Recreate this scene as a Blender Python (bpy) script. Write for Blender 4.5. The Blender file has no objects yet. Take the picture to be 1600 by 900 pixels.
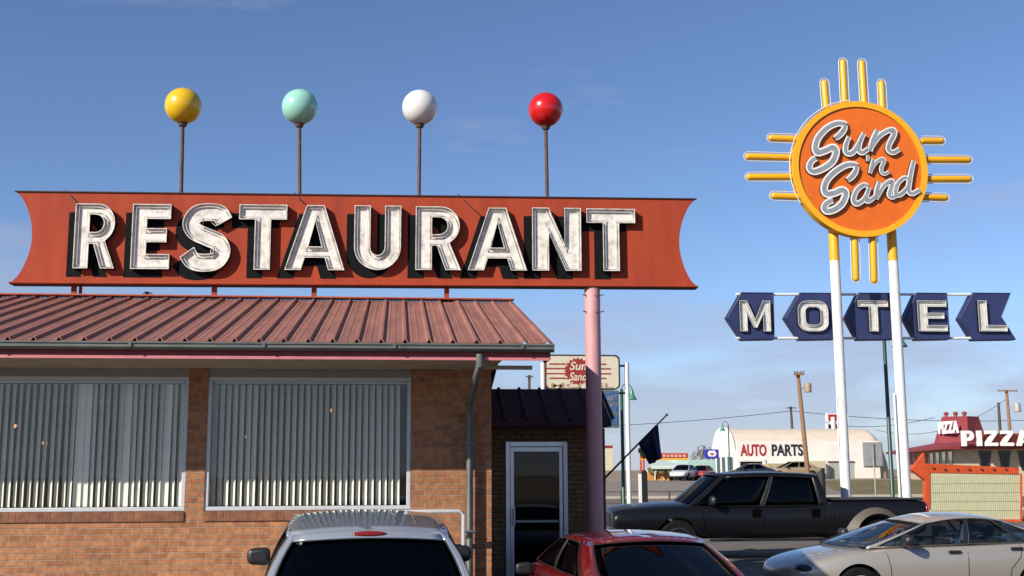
import bpy, bmesh, math, random
from mathutils import Vector, Matrix
from mathutils.bvhtree import BVHTree
from mathutils import geometry
random.seed(7)
R = math.radians
C = bpy.context.scene.collection
sc = bpy.context.scene
# ------------------------------------------------------------------ camera
FPX = 1800.0
YAW, PITCH, ROLL = 0.10, math.atan(285/1800), 0.004
CAM = Vector((0, 0, 1.9))
_r0 = Vector((math.cos(YAW), -math.sin(YAW), 0))
_f = Vector((math.sin(YAW)*math.cos(PITCH), math.cos(YAW)*math.cos(PITCH), math.sin(PITCH)))
_u0 = _r0.cross(_f)
_u = (_u0 + ROLL*_r0).normalized(); _r = (_r0 - ROLL*_u0).normalized()
cd = bpy.data.cameras.new('camera'); cam = bpy.data.objects.new('camera', cd); C.objects.link(cam)
cam.matrix_world = Matrix(((_r.x, _u.x, -_f.x, CAM.x), (_r.y, _u.y, -_f.y, CAM.y), (_r.z, _u.z, -_f.z, CAM.z), (0, 0, 0, 1)))
cd.sensor_width = 36; cd.lens = 36*FPX/1600; cd.clip_end = 6000; cd.clip_start = 0.05
sc.camera = cam
sc.render.resolution_x = 1024; sc.render.resolution_y = 576
# ------------------------------------------------------------------ sun, sky, exposure
SUNV = Vector((1.35, 1.0, -0.91)).normalized()      # the way the light travels
sl = bpy.data.lights.new('sun', 'SUN'); sl.energy = 5.0; sl.angle = R(0.5); sl.color = (1.0, 0.92, 0.80)
so = bpy.data.objects.new('sun', sl); C.objects.link(so); so.rotation_euler = SUNV.to_track_quat('-Z', 'Y').to_euler()
w = bpy.data.worlds.new('World'); sc.world = w; w.use_nodes = True
nt = w.node_tree; nt.nodes.clear()
def N(nt, t, **k):
    n = nt.nodes.new(t)
    for a, b in k.items():
        if a in n.inputs: n.inputs[a].default_value = b
        else: setattr(n, a, b)
    return n
sky = N(nt, 'ShaderNodeTexSky'); sky.sky_type = 'NISHITA'; sky.sun_disc = False
sky.sun_elevation = math.asin(-SUNV.z); sky.sun_rotation = math.atan2(-SUNV.x, -SUNV.y)
sky.altitude = 1200; sky.air_density = 1.0; sky.dust_density = 0.25; sky.ozone_density = 2.0
tc = N(nt, 'ShaderNodeTexCoord')
mp = N(nt, 'ShaderNodeMapping'); mp.inputs['Scale'].default_value = (2.2, 2.2, 9.0); mp.inputs['Location'].default_value = (0.35, 0.1, 0.25)
nt.links.new(tc.outputs['Generated'], mp.inputs[0])
nz = N(nt, 'ShaderNodeTexNoise'); nz.inputs['Scale'].default_value = 1.6; nz.inputs['Detail'].default_value = 9; nz.inputs['Roughness'].default_value = 0.55
nt.links.new(mp.outputs[0], nz.inputs['Vector'])
sep = N(nt, 'ShaderNodeSeparateXYZ'); nt.links.new(tc.outputs['Generated'], sep.inputs[0])
elev = N(nt, 'ShaderNodeMapRange'); elev.inputs['From Min'].default_value = 0.02; elev.inputs['From Max'].default_value = 0.30
elev.inputs['To Min'].default_value = 0.26; elev.inputs['To Max'].default_value = 0.62
nt.links.new(sep.outputs['Z'], elev.inputs['Value'])
sub = N(nt, 'ShaderNodeMath', operation='SUBTRACT'); nt.links.new(nz.outputs['Fac'], sub.inputs[0]); nt.links.new(elev.outputs[0], sub.inputs[1])
mul = N(nt, 'ShaderNodeMath', operation='MULTIPLY', use_clamp=True); nt.links.new(sub.outputs[0], mul.inputs[0]); mul.inputs[1].default_value = 4.2
mul2 = N(nt, 'ShaderNodeMath', operation='MULTIPLY'); nt.links.new(mul.outputs[0], mul2.inputs[0]); mul2.inputs[1].default_value = 0.72
mixc = N(nt, 'ShaderNodeMixRGB'); nt.links.new(mul2.outputs[0], mixc.inputs['Fac']); nt.links.new(sky.outputs[0], mixc.inputs[1])
mixc.inputs[2].default_value = (4.1, 4.1, 4.6, 1)
tint = N(nt, 'ShaderNodeMixRGB', blend_type='MULTIPLY'); tint.inputs['Fac'].default_value = 1; tint.inputs[2].default_value = (0.84, 0.92, 1.10, 1)
nt.links.new(mixc.outputs[0], tint.inputs[1])
bg = N(nt, 'ShaderNodeBackground'); bg.inputs['Strength'].default_value = 0.086
nt.links.new(tint.outputs[0], bg.inputs['Color'])
wo = N(nt, 'ShaderNodeOutputWorld'); nt.links.new(bg.outputs[0], wo.inputs[0])
sc.view_settings.view_transform = 'Standard'; sc.view_settings.look = 'None'; sc.view_settings.exposure = 0.5; sc.view_settings.gamma = 1
sc.render.engine = 'CYCLES'; sc.cycles.max_bounces = 8; sc.cycles.transparent_max_bounces = 16

# ------------------------------------------------------------------ pixel -> point in the place
def ray(px, py): return _f + ((px-800)/FPX)*_r + ((450-py)/FPX)*_u
def at(px, py, Y):
    d = ray(px, py); t = Y/d.y
    return CAM + d*t
def on_plane(px, py, P0, Nn):
    d = ray(px, py); t = (P0-CAM).dot(Nn)/d.dot(Nn)
    return CAM + d*t

# ------------------------------------------------------------------ materials
MATS = {}
def mat(name, col, rough=0.6, metal=0.0, var=0.0, scale=6.0, col2=None, bump=0.0, bscale=40.0, coat=0.0, spec=0.5, stretch=(1, 1, 1), thr=None):
    if name in MATS: return MATS[name]
    if metal < 0.5: col = tuple(x*0.84 for x in col); col2 = tuple(x*0.84 for x in col2) if col2 else None
    m = bpy.data.materials.new(name); m.use_nodes = True; nt = m.node_tree
    b = nt.nodes['Principled BSDF']
    b.inputs['Base Color'].default_value = (*col, 1); b.inputs['Roughness'].default_value = rough; b.inputs['Metallic'].default_value = metal
    b.inputs['Coat Weight'].default_value = coat; b.inputs['Coat Roughness'].default_value = 0.03; b.inputs['Specular IOR Level'].default_value = spec
    tc = N(nt, 'ShaderNodeTexCoord'); mp = N(nt, 'ShaderNodeMapping'); mp.inputs['Scale'].default_value = stretch
    nt.links.new(tc.outputs['Object'], mp.inputs[0])
    if var > 0 or col2:
        n = N(nt, 'ShaderNodeTexNoise'); n.inputs['Scale'].default_value = scale; n.inputs['Detail'].default_value = 8; n.inputs['Roughness'].default_value = 0.65
        nt.links.new(mp.outputs[0], n.inputs['Vector'])
        mr = N(nt, 'ShaderNodeMapRange'); a, c = thr if thr else (0.3, 0.7)
        mr.inputs['From Min'].default_value = a; mr.inputs['From Max'].default_value = c
        nt.links.new(n.outputs['Fac'], mr.inputs['Value'])
        mx = N(nt, 'ShaderNodeMixRGB'); nt.links.new(mr.outputs[0], mx.inputs[0])
        c2 = col2 if col2 else tuple(x*(1-var) for x in col)
        mx.inputs[1].default_value = (*(tuple(min(1, x*(1+var*0.5)) for x in col) if not col2 else col), 1); mx.inputs[2].default_value = (*c2, 1)
        nt.links.new(mx.outputs[0], b.inputs['Base Color'])
    if bump > 0:
        n2 = N(nt, 'ShaderNodeTexNoise'); n2.inputs['Scale'].default_value = bscale; n2.inputs['Detail'].default_value = 5
        nt.links.new(mp.outputs[0], n2.inputs['Vector'])
        bp = N(nt, 'ShaderNodeBump'); bp.inputs['Strength'].default_value = bump; bp.inputs['Distance'].default_value = 0.01
        nt.links.new(n2.outputs['Fac'], bp.inputs['Height']); nt.links.new(bp.outputs[0], b.inputs['Normal'])
    MATS[name] = m
    return m
def brick_mat(name, c1, c2, mortar, bw=0.203, rh=0.0677, rot=False, axis='XZ'):
    m = bpy.data.materials.new(name); m.use_nodes = True; nt = m.node_tree; b = nt.nodes['Principled BSDF']
    b.inputs['Roughness'].default_value = 0.85
    tc = N(nt, 'ShaderNodeTexCoord'); s = N(nt, 'ShaderNodeSeparateXYZ'); nt.links.new(tc.outputs['Object'], s.inputs[0])
    c = N(nt, 'ShaderNodeCombineXYZ')
    if axis == 'XZ':
        ad = N(nt, 'ShaderNodeMath', operation='ADD'); nt.links.new(s.outputs['X'], ad.inputs[0]); nt.links.new(s.outputs['Y'], ad.inputs[1]); a = ad.outputs[0]
    if rot: nt.links.new(s.outputs['Z'], c.inputs[0]); nt.links.new(a, c.inputs[1])
    else: nt.links.new(a, c.inputs[0]); nt.links.new(s.outputs['Z'], c.inputs[1])
    # a slight waver so that the courses are not ruler-straight
    wn = N(nt, 'ShaderNodeTexNoise'); wn.inputs['Scale'].default_value = 3.0; nt.links.new(tc.outputs['Object'], wn.inputs['Vector'])
    wm = N(nt, 'ShaderNodeVectorMath', operation='MULTIPLY_ADD'); wm.inputs[1].default_value = (0.012, 0.012, 0)
    nt.links.new(wn.outputs['Color'], wm.inputs[0]); nt.links.new(c.outputs[0], wm.inputs[2])
    br = N(nt, 'ShaderNodeTexBrick'); br.inputs['Scale'].default_value = 1.0; br.inputs['Brick Width'].default_value = bw; br.inputs['Row Height'].default_value = rh
    br.inputs['Mortar Size'].default_value = 0.0075; br.inputs['Mortar Smooth'].default_value = 0.35; br.inputs['Bias'].default_value = -0.1
    br.inputs['Color1'].default_value = (*c1, 1); br.inputs['Color2'].default_value = (*c2, 1); br.inputs['Mortar'].default_value = (*mortar, 1)
    nt.links.new(wm.outputs[0], br.inputs['Vector'])
    n = N(nt, 'ShaderNodeTexNoise'); n.inputs['Scale'].default_value = 14; n.inputs['Detail'].default_value = 8; nt.links.new(tc.outputs['Object'], n.inputs['Vector'])
    n3 = N(nt, 'ShaderNodeTexNoise'); n3.inputs['Scale'].default_value = 0.9; n3.inputs['Detail'].default_value = 4; nt.links.new(tc.outputs['Object'], n3.inputs['Vector'])
    mr = N(nt, 'ShaderNodeMapRange'); mr.inputs['From Min'].default_value = 0.25; mr.inputs['From Max'].default_value = 0.75; mr.inputs['To Min'].default_value = 0.62; mr.inputs['To Max'].default_value = 1.35
    nt.links.new(n.outputs['Fac'], mr.inputs['Value'])
    mr3 = N(nt, 'ShaderNodeMapRange'); mr3.inputs['From Min'].default_value = 0.3; mr3.inputs['From Max'].default_value = 0.7; mr3.inputs['To Min'].default_value = 0.82; mr3.inputs['To Max'].default_value = 1.15
    nt.links.new(n3.outputs['Fac'], mr3.inputs['Value'])
    mm = N(nt, 'ShaderNodeMath', operation='MULTIPLY'); nt.links.new(mr.outputs[0], mm.inputs[0]); nt.links.new(mr3.outputs[0], mm.inputs[1])
    mx = N(nt, 'ShaderNodeVectorMath', operation='SCALE'); nt.links.new(br.outputs['Color'], mx.inputs[0]); nt.links.new(mm.outputs[0], mx.inputs['Scale'])
    nt.links.new(mx.outputs[0], b.inputs['Base Color'])
    bp = N(nt, 'ShaderNodeBump'); bp.inputs['Strength'].default_value = 0.9; bp.inputs['Distance'].default_value = 0.014; bp.invert = True
    ma = N(nt, 'ShaderNodeMath', operation='MULTIPLY_ADD'); nt.links.new(n.outputs['Fac'], ma.inputs[0]); ma.inputs[1].default_value = -0.4; nt.links.new(br.outputs['Fac'], ma.inputs[2])
    nt.links.new(ma.outputs[0], bp.inputs['Height']); nt.links.new(bp.outputs[0], b.inputs['Normal'])
    MATS[name] = m; return m
def glass_mat(name, tint=(0.8, 0.85, 0.85), refl=1.0, rough=0.0):
    m = bpy.data.materials.new(name); m.use_nodes = True; nt = m.node_tree; nt.nodes.clear()
    o = N(nt, 'ShaderNodeOutputMaterial'); t = N(nt, 'ShaderNodeBsdfTransparent'); t.inputs[0].default_value = (*tint, 1)
    g = N(nt, 'ShaderNodeBsdfGlossy'); g.inputs['Roughness'].default_value = rough; g.inputs[0].default_value = (refl, refl, refl, 1)
    f = N(nt, 'ShaderNodeFresnel'); ge = N(nt, 'ShaderNodeNewGeometry'); im = N(nt, 'ShaderNodeMapRange'); im.inputs['To Min'].default_value = 1.5; im.inputs['To Max'].default_value = 1/1.5
    nt.links.new(ge.outputs['Backfacing'], im.inputs['Value']); nt.links.new(im.outputs[0], f.inputs['IOR'])
    mx = N(nt, 'ShaderNodeMixShader'); nt.links.new(f.outputs[0], mx.inputs[0]); nt.links.new(t.outputs[0], mx.inputs[1]); nt.links.new(g.outputs[0], mx.inputs[2])
    nt.links.new(mx.outputs[0], o.inputs[0]); MATS[name] = m; return m
def emit_mat(name, col, st):
    m = bpy.data.materials.new(name); m.use_nodes = True; b = m.node_tree.nodes['Principled BSDF']
    b.inputs['Base Color'].default_value = (*col, 1); b.inputs['Emission Color'].default_value = (*col, 1); b.inputs['Emission Strength'].default_value = st
    MATS[name] = m; return m

BRICK = brick_mat('orange_brick', (0.375, 0.163, 0.070), (0.255, 0.096, 0.041), (0.30, 0.20, 0.135))
ROWLOCK = brick_mat('rowlock_brick', (0.22, 0.085, 0.04), (0.15, 0.055, 0.028), (0.16, 0.10, 0.065), bw=0.5, rh=0.075, rot=True)
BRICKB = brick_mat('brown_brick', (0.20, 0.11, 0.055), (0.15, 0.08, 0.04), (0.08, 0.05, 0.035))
def roof_mat():
    m = mat('dusty_red_roof_metal', (0.33, 0.145, 0.115), rough=0.6, var=0.32, scale=2.2, spec=0.25, stretch=(3, 0.35, 1), bump=0.05)
    return m
ROOF = roof_mat()
SIGNRED = mat('faded_red_sign_paint', (0.43, 0.062, 0.022), rough=0.7, spec=0.2, col2=(0.31, 0.046, 0.022), scale=1.3, stretch=(2.6, 1, 0.5), bump=0.05)
SIGNEDGE = mat('dark_sign_edge', (0.06, 0.02, 0.015), rough=0.6, var=0.3)
BLACKP = mat('black_sign_paint', (0.008, 0.009, 0.010), rough=0.8, var=0.3, spec=0.1)
WHITECH = mat('aged_white_enamel', (0.80, 0.77, 0.71), rough=0.4, col2=(0.34, 0.30, 0.26), scale=8, thr=(0.46, 0.74), bump=0.08)
NEON = mat('clear_neon_tube', (0.72, 0.70, 0.66), rough=0.12)
PINK = mat('pink_pole_paint', (0.66, 0.33, 0.34), rough=0.55, var=0.15, scale=3, bump=0.05)
RUST = mat('rusty_steel', (0.16, 0.085, 0.05), rough=0.7, col2=(0.06, 0.035, 0.028), scale=9, metal=0.2)
GUTTER = mat('grey_green_gutter', (0.15, 0.165, 0.155), rough=0.5, metal=0.3, var=0.25, scale=4)
FASCIA = mat('maroon_fascia', (0.25, 0.022, 0.038), rough=0.5, var=0.2)
PINKTRIM = mat('pink_drip_edge', (0.62, 0.20, 0.22), rough=0.5, var=0.2)
SOFFIT = mat('beige_soffit', (0.50, 0.43, 0.32), rough=0.7, var=0.2, scale=3)
ALU = mat('brushed_aluminium', (0.62, 0.64, 0.68), rough=0.32, metal=0.75, var=0.12, scale=8)
ALUP = mat('pale_aluminium_frame', (0.62, 0.64, 0.68), rough=0.45, metal=0.2, var=0.1)
WGLASS = glass_mat('window_glass', (0.96, 0.97, 0.96), refl=0.9)
DARKG = glass_mat('tinted_car_glass', (0.035, 0.04, 0.045), refl=0.45)
MIDG = glass_mat('clear_car_glass', (0.62, 0.66, 0.66), refl=0.9)
SLAT = mat('white_blind_slat', (0.98, 0.97, 0.90), rough=0.5, var=0.08)
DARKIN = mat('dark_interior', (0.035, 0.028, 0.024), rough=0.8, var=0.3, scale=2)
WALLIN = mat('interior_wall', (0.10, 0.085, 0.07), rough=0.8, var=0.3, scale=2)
WHITEP = mat('white_pole_paint', (0.84, 0.83, 0.81), rough=0.45, col2=(0.40, 0.33, 0.26), scale=6, thr=(0.55, 0.82), stretch=(1, 1, 0.35), bump=0.08)
YELP = mat('yellow_enamel', (0.88, 0.43, 0.010), rough=0.4, col2=(0.72, 0.62, 0.45), scale=7, thr=(0.66, 0.70))
ORGP = mat('orange_enamel', (0.82, 0.17, 0.008), rough=0.55, col2=(0.72, 0.13, 0.006), scale=3)
NAVY = mat('navy_enamel', (0.022, 0.035, 0.125), rough=0.5, col2=(0.035, 0.045, 0.13), scale=2.5)
BROWNS = mat('brown_letter_side', (0.09, 0.03, 0.02), rough=0.6, var=0.2)
SILVL = mat('silver_letter_face', (0.42, 0.44, 0.46), rough=0.35, metal=0.2, col2=(0.26, 0.28, 0.30), scale=10)
WHITEL = mat('white_letter_rim', (0.86, 0.86, 0.84), rough=0.35)
GREENM = mat('green_lamp_post', (0.020, 0.075, 0.055), rough=0.4, var=0.2)
GREENB = mat('green_bell_shade', (0.07, 0.26, 0.19), rough=0.35, var=0.15)
WOOD = mat('weathered_pole_wood', (0.30, 0.17, 0.09), rough=0.85, var=0.4, scale=4, stretch=(6, 6, 0.6))
WOODD = mat('dark_pole_wood', (0.10, 0.07, 0.055), rough=0.85, var=0.4, scale=4)
WIRE = mat('wire', (0.05, 0.05, 0.055), rough=0.6)
RUBBER = mat('tyre_rubber', (0.012, 0.012, 0.012), rough=0.9, spec=0.1, var=0.3, scale=12)
BLKPL = mat('black_plastic', (0.015, 0.016, 0.018), rough=0.45, var=0.2)
CHROME = mat('chrome', (0.75, 0.76, 0.78), rough=0.12, metal=1.0, var=0.05)
TAILRED = mat('red_lens', (0.22, 0.008, 0.008), rough=0.15, coat=0.6, var=0.2)
HEADL = mat('headlight_lens', (0.55, 0.57, 0.6), rough=0.08, coat=1.0, var=0.1)

# ------------------------------------------------------------------ builders
ORG = {}
def link(o):
    C.objects.link(o); return o
def props(o, label=None, cat=None, group=None, kind=None):
    if label: o['label'] = label
    if cat: o['category'] = cat
    if group: o['group'] = group
    if kind: o['kind'] = kind
    return o
def thing(name, label, cat, loc=(0, 0, 0), rz=0.0, group=None, local=False):
    o = link(bpy.data.objects.new(name, None)); o.location = loc; o.rotation_euler = (0, 0, rz); o.empty_display_size = 0.2
    ORG[o.name] = Vector((0, 0, 0)) if local else Vector(loc)
    return props(o, label, cat, group)
def obj(name, bm, m, parent=None, smooth=False, loc=None, bevel=0.0, angle=35, label=None):
    """link a bmesh as one object; bmesh is in the thing's own space or in world space (then moved to the thing's base)"""
    off = ORG[parent.name] if parent else (Vector(loc) if loc else Vector((0, 0, 0)))
    if off.length > 0: bmesh.ops.translate(bm, verts=bm.verts, vec=-off)
    bmesh.ops.recalc_face_normals(bm, faces=bm.faces)
    me = bpy.data.meshes.new(name); bm.to_mesh(me); bm.free()
    for mm in (m if isinstance(m, (list, tuple)) else [m]): me.materials.append(mm)
    o = link(bpy.data.objects.new(name, me))
    if smooth:
        me.polygons.foreach_set('use_smooth', [True]*len(me.polygons))
        me.set_sharp_from_angle(angle=R(angle)) if hasattr(me, 'set_sharp_from_angle') else None
    if bevel > 0:
        md = o.modifiers.new('bevel', 'BEVEL'); md.width = bevel; md.segments = 2; md.limit_method = 'ANGLE'; md.angle_limit = R(40)
    if parent:
        o.parent = parent; ORG[o.name] = ORG[parent.name]
    elif loc: o.location = loc
    if label: o['label'] = label
    return o
def BM(): return bmesh.new()
def box(bm, x0, x1, y0, y1, z0, z1, mi=0):
    vs = [bm.verts.new(p) for p in ((x0, y0, z0), (x1, y0, z0), (x1, y1, z0), (x0, y1, z0), (x0, y0, z1), (x1, y0, z1), (x1, y1, z1), (x0, y1, z1))]
    for f in ((0, 3, 2, 1), (4, 5, 6, 7), (0, 1, 5, 4), (1, 2, 6, 5), (2, 3, 7, 6), (3, 0, 4, 7)):
        fc = bm.faces.new([vs[i] for i in f]); fc.material_index = mi
    return vs
def tube(bm, pts, r, seg=10, closed=False, mi=0, caps=True):
    pts = [Vector(p) for p in pts]; n = len(pts); rings = []
    rr = r if isinstance(r, (list, tuple)) else [r]*n
    prev = None
    for i, p in enumerate(pts):
        if closed: d = (pts[(i+1) % n]-pts[i-1])
        else: d = (pts[min(i+1, n-1)]-pts[max(i-1, 0)])
        d.normalize()
        if prev is None:
            a = Vector((0, 0, 1)) if abs(d.z) < 0.9 else Vector((1, 0, 0))
            s = d.cross(a).normalized()
        else: s = (prev - d*prev.dot(d)).normalized()
        prev = s; t = d.cross(s)
        rings.append([bm.verts.new(p + rr[i]*(math.cos(2*math.pi*k/seg)*s + math.sin(2*math.pi*k/seg)*t)) for k in range(seg)])
    m = n if closed else n-1
    for i in range(m):
        a, b = rings[i], rings[(i+1) % n]
        for k in range(seg):
            f = bm.faces.new((a[k], a[(k+1) % seg], b[(k+1) % seg], b[k])); f.material_index = mi
    if caps and not closed:
        for q in (rings[0][::-1], rings[-1]):
            f = bm.faces.new(q); f.material_index = mi
def lathe(bm, prof, c, seg=24, axis='Z', mi=0):
    """prof: (radius, along) pairs"""
    c = Vector(c); rings = []
    for r, z in prof:
        ring = []
        for k in range(seg):
            a = 2*math.pi*k/seg; x, y = r*math.cos(a), r*math.sin(a)
            p = (x, y, z) if axis == 'Z' else ((z, x, y) if axis == 'X' else (x, z, y))
            ring.append(bm.verts.new(c+Vector(p)))
        rings.append(ring)
    for a, b in zip(rings, rings[1:]):
        for k in range(seg):
            f = bm.faces.new((a[k], a[(k+1) % seg], b[(k+1) % seg], b[k])); f.material_index = mi
    for q in (rings[0], rings[-1]):
        try: f = bm.faces.new(q); f.material_index = mi
        except ValueError: pass
def sphere(bm, c, r, seg=32, rings=20, mi=0, sc_=(1, 1, 1)):
    ret = bmesh.ops.create_uvsphere(bm, u_segments=seg, v_segments=rings, radius=r)
    for v in ret['verts']: v.co = Vector((v.co.x*sc_[0], v.co.y*sc_[1], v.co.z*sc_[2])) + Vector(c)
    for f in bm.faces:
        if all(v in ret['verts'] for v in f.verts[:1]): f.material_index = mi
class Frame:
    def __init__(s, O, U, V, Nn): s.O, s.U, s.V, s.N = Vector(O), Vector(U).normalized(), Vector(V).normalized(), Vector(Nn).normalized()
    def p(s, u, v, d=0.0): return s.O + s.U*u + s.V*v + s.N*d
    def uv(s, P): q = P-s.O; return q.dot(s.U), q.dot(s.V)
    def px(s, px, py, d=0.0): return s.uv(on_plane(px, py, s.O+s.N*d, s.N))
def area(lp): return 0.5*sum(lp[i][0]*lp[(i+1) % len(lp)][1]-lp[(i+1) % len(lp)][0]*lp[i][1] for i in range(len(lp)))
def orient(loops):
    out = []
    for i, l in enumerate(loops):
        ccw = area(l) > 0
        out.append(list(l) if ccw == (i == 0) else list(l)[::-1])
    return out
def inset(lp, d):
    n = len(lp); o = []
    for i in range(n):
        p0, p1, p2 = Vector(lp[i-1]), Vector(lp[i]), Vector(lp[(i+1) % n])
        a = (p1-p0).normalized(); b = (p2-p1).normalized()
        na, nb = Vector((-a.y, a.x)), Vector((-b.y, b.x)); m = na+nb
        if m.length < 1e-4: m = na
        m.normalize(); k = d/max(0.45, m.dot(na)); o.append((p1.x+m.x*k, p1.y+m.y*k))
    return o
def fill(bm, fr, loops, d, mi=0, flip=False):
    """triangulated flat face (with holes) at depth d"""
    tri = geometry.tessellate_polygon([[Vector((x, y, 0)) for x, y in l] for l in loops])
    flat = [p for l in loops for p in l]
    vs = [bm.verts.new(fr.p(x, y, d)) for x, y in flat]
    for t in tri:
        try: f = bm.faces.new([vs[i] for i in t]); f.material_index = mi
        except ValueError: pass
    return vs
def walls(bm, fr, lp, d0, d1, mi=0):
    a = [bm.verts.new(fr.p(x, y, d0)) for x, y in lp]; b = [bm.verts.new(fr.p(x, y, d1)) for x, y in lp]
    n = len(lp)
    for i in range(n):
        f = bm.faces.new((a[i], a[(i+1) % n], b[(i+1) % n], b[i])); f.material_index = mi
def prism(bm, fr, loops, d0, d1, mi=0, mside=None):
    loops = orient(loops)
    fill(bm, fr, loops, d0, mi if mside is None else mside); fill(bm, fr, loops, d1, mi)
    for l in loops: walls(bm, fr, l, d0, d1, mi if mside is None else mside)
    bmesh.ops.remove_doubles(bm, verts=bm.verts, dist=1e-5)
def channel(bm, fr, loops, d0, d1, floor, rim):
    """open channel letter: 0 = inside, 1 = outside"""
    loops = orient(loops); ins = [inset(l, rim) for l in loops]
    for l, i2 in zip(loops, ins):
        walls(bm, fr, l, d0, d1, 1); walls(bm, fr, i2, floor, d1, 0)
        a = [bm.verts.new(fr.p(x, y, d1)) for x, y in l]; b = [bm.verts.new(fr.p(x, y, d1)) for x, y in i2]; n = len(l)
        for k in range(n):
            f = bm.faces.new((a[k], a[(k+1) % n], b[(k+1) % n], b[k])); f.material_index = 0
    fill(bm, fr, ins, floor, 0); fill(bm, fr, loops, d0, 1)
    bmesh.ops.remove_doubles(bm, verts=bm.verts, dist=1e-5)
def arc(cx, cy, rx, ry, a0, a1, n=10): return [(cx+rx*math.cos(R(a0+(a1-a0)*i/n)), cy+ry*math.sin(R(a0+(a1-a0)*i/n))) for i in range(n+1)]
def catmull(pts, n=8):
    P = [Vector(p) for p in pts]; P = [2*P[0]-P[1]]+P+[2*P[-1]-P[-2]]; out = []
    for i in range(1, len(P)-2):
        for k in range(n):
            t = k/n; a, b, c, d = P[i-1:i+3]
            out.append(0.5*((2*b)+(c-a)*t+(2*a-5*b+4*c-d)*t*t+(3*b-a-3*c+d)*t**3))
    out.append(P[-2]); return out
def ribbon(pts, wd, n=8, square=True):
    c = catmull([Vector((p[0], p[1])) for p in pts], n); m = len(c); L, Rr = [], []
    ws = wd if callable(wd) else (lambda t: wd)
    for i, p in enumerate(c):
        d = (c[min(i+1, m-1)]-c[max(i-1, 0)]).normalized(); nn = Vector((-d.y, d.x)); h = ws(i/(m-1))/2
        L.append((p.x+nn.x*h, p.y+nn.y*h)); Rr.append((p.x-nn.x*h, p.y-nn.y*h))
    return L+Rr[::-1]
def GL(ch, t=0.255):
    """block letter outlines, cap height 1"""
    if ch == 'E': return [[(0, 0), (.66, 0), (.66, t*.9), (t, t*.9), (t, .41), (.60, .41), (.60, .41+t*.85), (t, .41+t*.85), (t, 1-t*.9), (.66, 1-t*.9), (.66, 1), (0, 1)]], .66
    if ch == 'T': return [[(.38-t/2, 0), (.38+t/2, 0), (.38+t/2, 1-t*.9), (.76, 1-t*.9), (.76, 1), (0, 1), (0, 1-t*.9), (.38-t/2, 1-t*.9)]], .76
    if ch == 'R': return [[(0, 0), (t, 0), (t, .38), (.33, .38), (.47, 0), (.71, 0), (.53, .425)]+arc(.39, .70, .30, .30, -55, 90, 14)+[(0, 1)], [(t, .56), (t, .83)]+arc(.36, .695, .14, .135, 90, -90, 10)], .71
    if ch == 'A': return [[(0, 0), (.255, 0), (.315, .19), (.625, .19), (.685, 0), (.94, 0), (.61, 1), (.33, 1)], [(.365, .36), (.575, .36), (.47, .76)]], .94
    if ch == 'U': return [[(0, 1)]+arc(.37, .36, .37, .36, 180, 360, 18)+[(.74, 1), (.74-t, 1)]+arc(.37, .36, .37-t, .36-t*.9, 360, 180, 14)+[(t, 1)]], .74
    if ch == 'N': return [[(0, 0), (t, 0), (t, .60), (.51, 0), (.75, 0), (.75, 1), (.75-t, 1), (.75-t, .42), (t, 1), (0, 1)]], .75
    if ch == 'S': return [ribbon([(.66, .74), (.58, .86), (.40, .885), (.21, .85), (.125, .71), (.20, .585), (.39, .50), (.57, .42), (.635, .28), (.55, .145), (.37, .11), (.18, .14), (.075, .27)], t*1.06, 5)], .74
    if ch == 'M': return [[(0, 0), (t, 0), (t, .55), (.40, .12), (.50, .12), (.90-t, .55), (.90-t, 0), (.90, 0), (.90, 1), (.90-t, 1), (.45, .40), (t, 1), (0, 1)]], .9
    if ch == 'L': return [[(0, 0), (.70, 0), (.70, t*.9), (t, t*.9), (t, 1), (0, 1)]], .70
    if ch == 'O':
        def rr(x0, x1, y0, y1, r): return arc(x1-r, y1-r, r, r, 0, 90, 6)+arc(x0+r, y1-r, r, r, 90, 180, 6)+arc(x0+r, y0+r, r, r, 180, 270, 6)+arc(x1-r, y0+r, r, r, 270, 360, 6)
        return [rr(0, .88, 0, 1, .3), rr(t, .88-t, t*.95, 1-t*.95, .14)], .88
def xf(loops, x0, y0, sx, sy): return [[(x0+x*sx, y0+y*sy) for x, y in l] for l in loops]
def text_bm(s, fr, u0, u1, v0, v1, d0, d1, offset=0.0, mi=0, bm=None, shear=0.0):
    """built-in lettering fitted to a rectangle of the frame, as solid letters"""
    cu = bpy.data.curves.new('t', 'FONT'); cu.body = s; cu.resolution_u = 4; cu.offset = offset; cu.extrude = 0.5
    o = bpy.data.objects.new('t', cu); C.objects.link(o)
    dg = bpy.context.evaluated_depsgraph_get(); me = bpy.data.meshes.new_from_object(o.evaluated_get(dg))
    bpy.data.objects.remove(o); xs = [v.co.x for v in me.vertices]; ys = [v.co.y for v in me.vertices]
    ax, bx_, ay, by_ = min(xs), max(xs), min(ys), max(ys)
    bm = bm or BM(); t = BM(); t.from_mesh(me); vmap = {}
    for v in t.verts:
        fu = (v.co.x-ax)/(bx_-ax); fv = (v.co.y-ay)/(by_-ay)
        vmap[v] = bm.verts.new(fr.p(u0+fu*(u1-u0)+shear*fv*(v1-v0), v0+fv*(v1-v0), d0 if v.co.z < 0 else d1))
    for f in t.faces:
        try: g = bm.faces.new([vmap[v] for v in f.verts]); g.material_index = mi
        except ValueError: pass
    t.free(); return bm
def dup(o, parent=None):
    c = o.copy(); C.objects.link(c)
    if parent is not None: c.parent = parent
    for ch in list(o.children): dup(ch, c)
    return c

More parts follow.
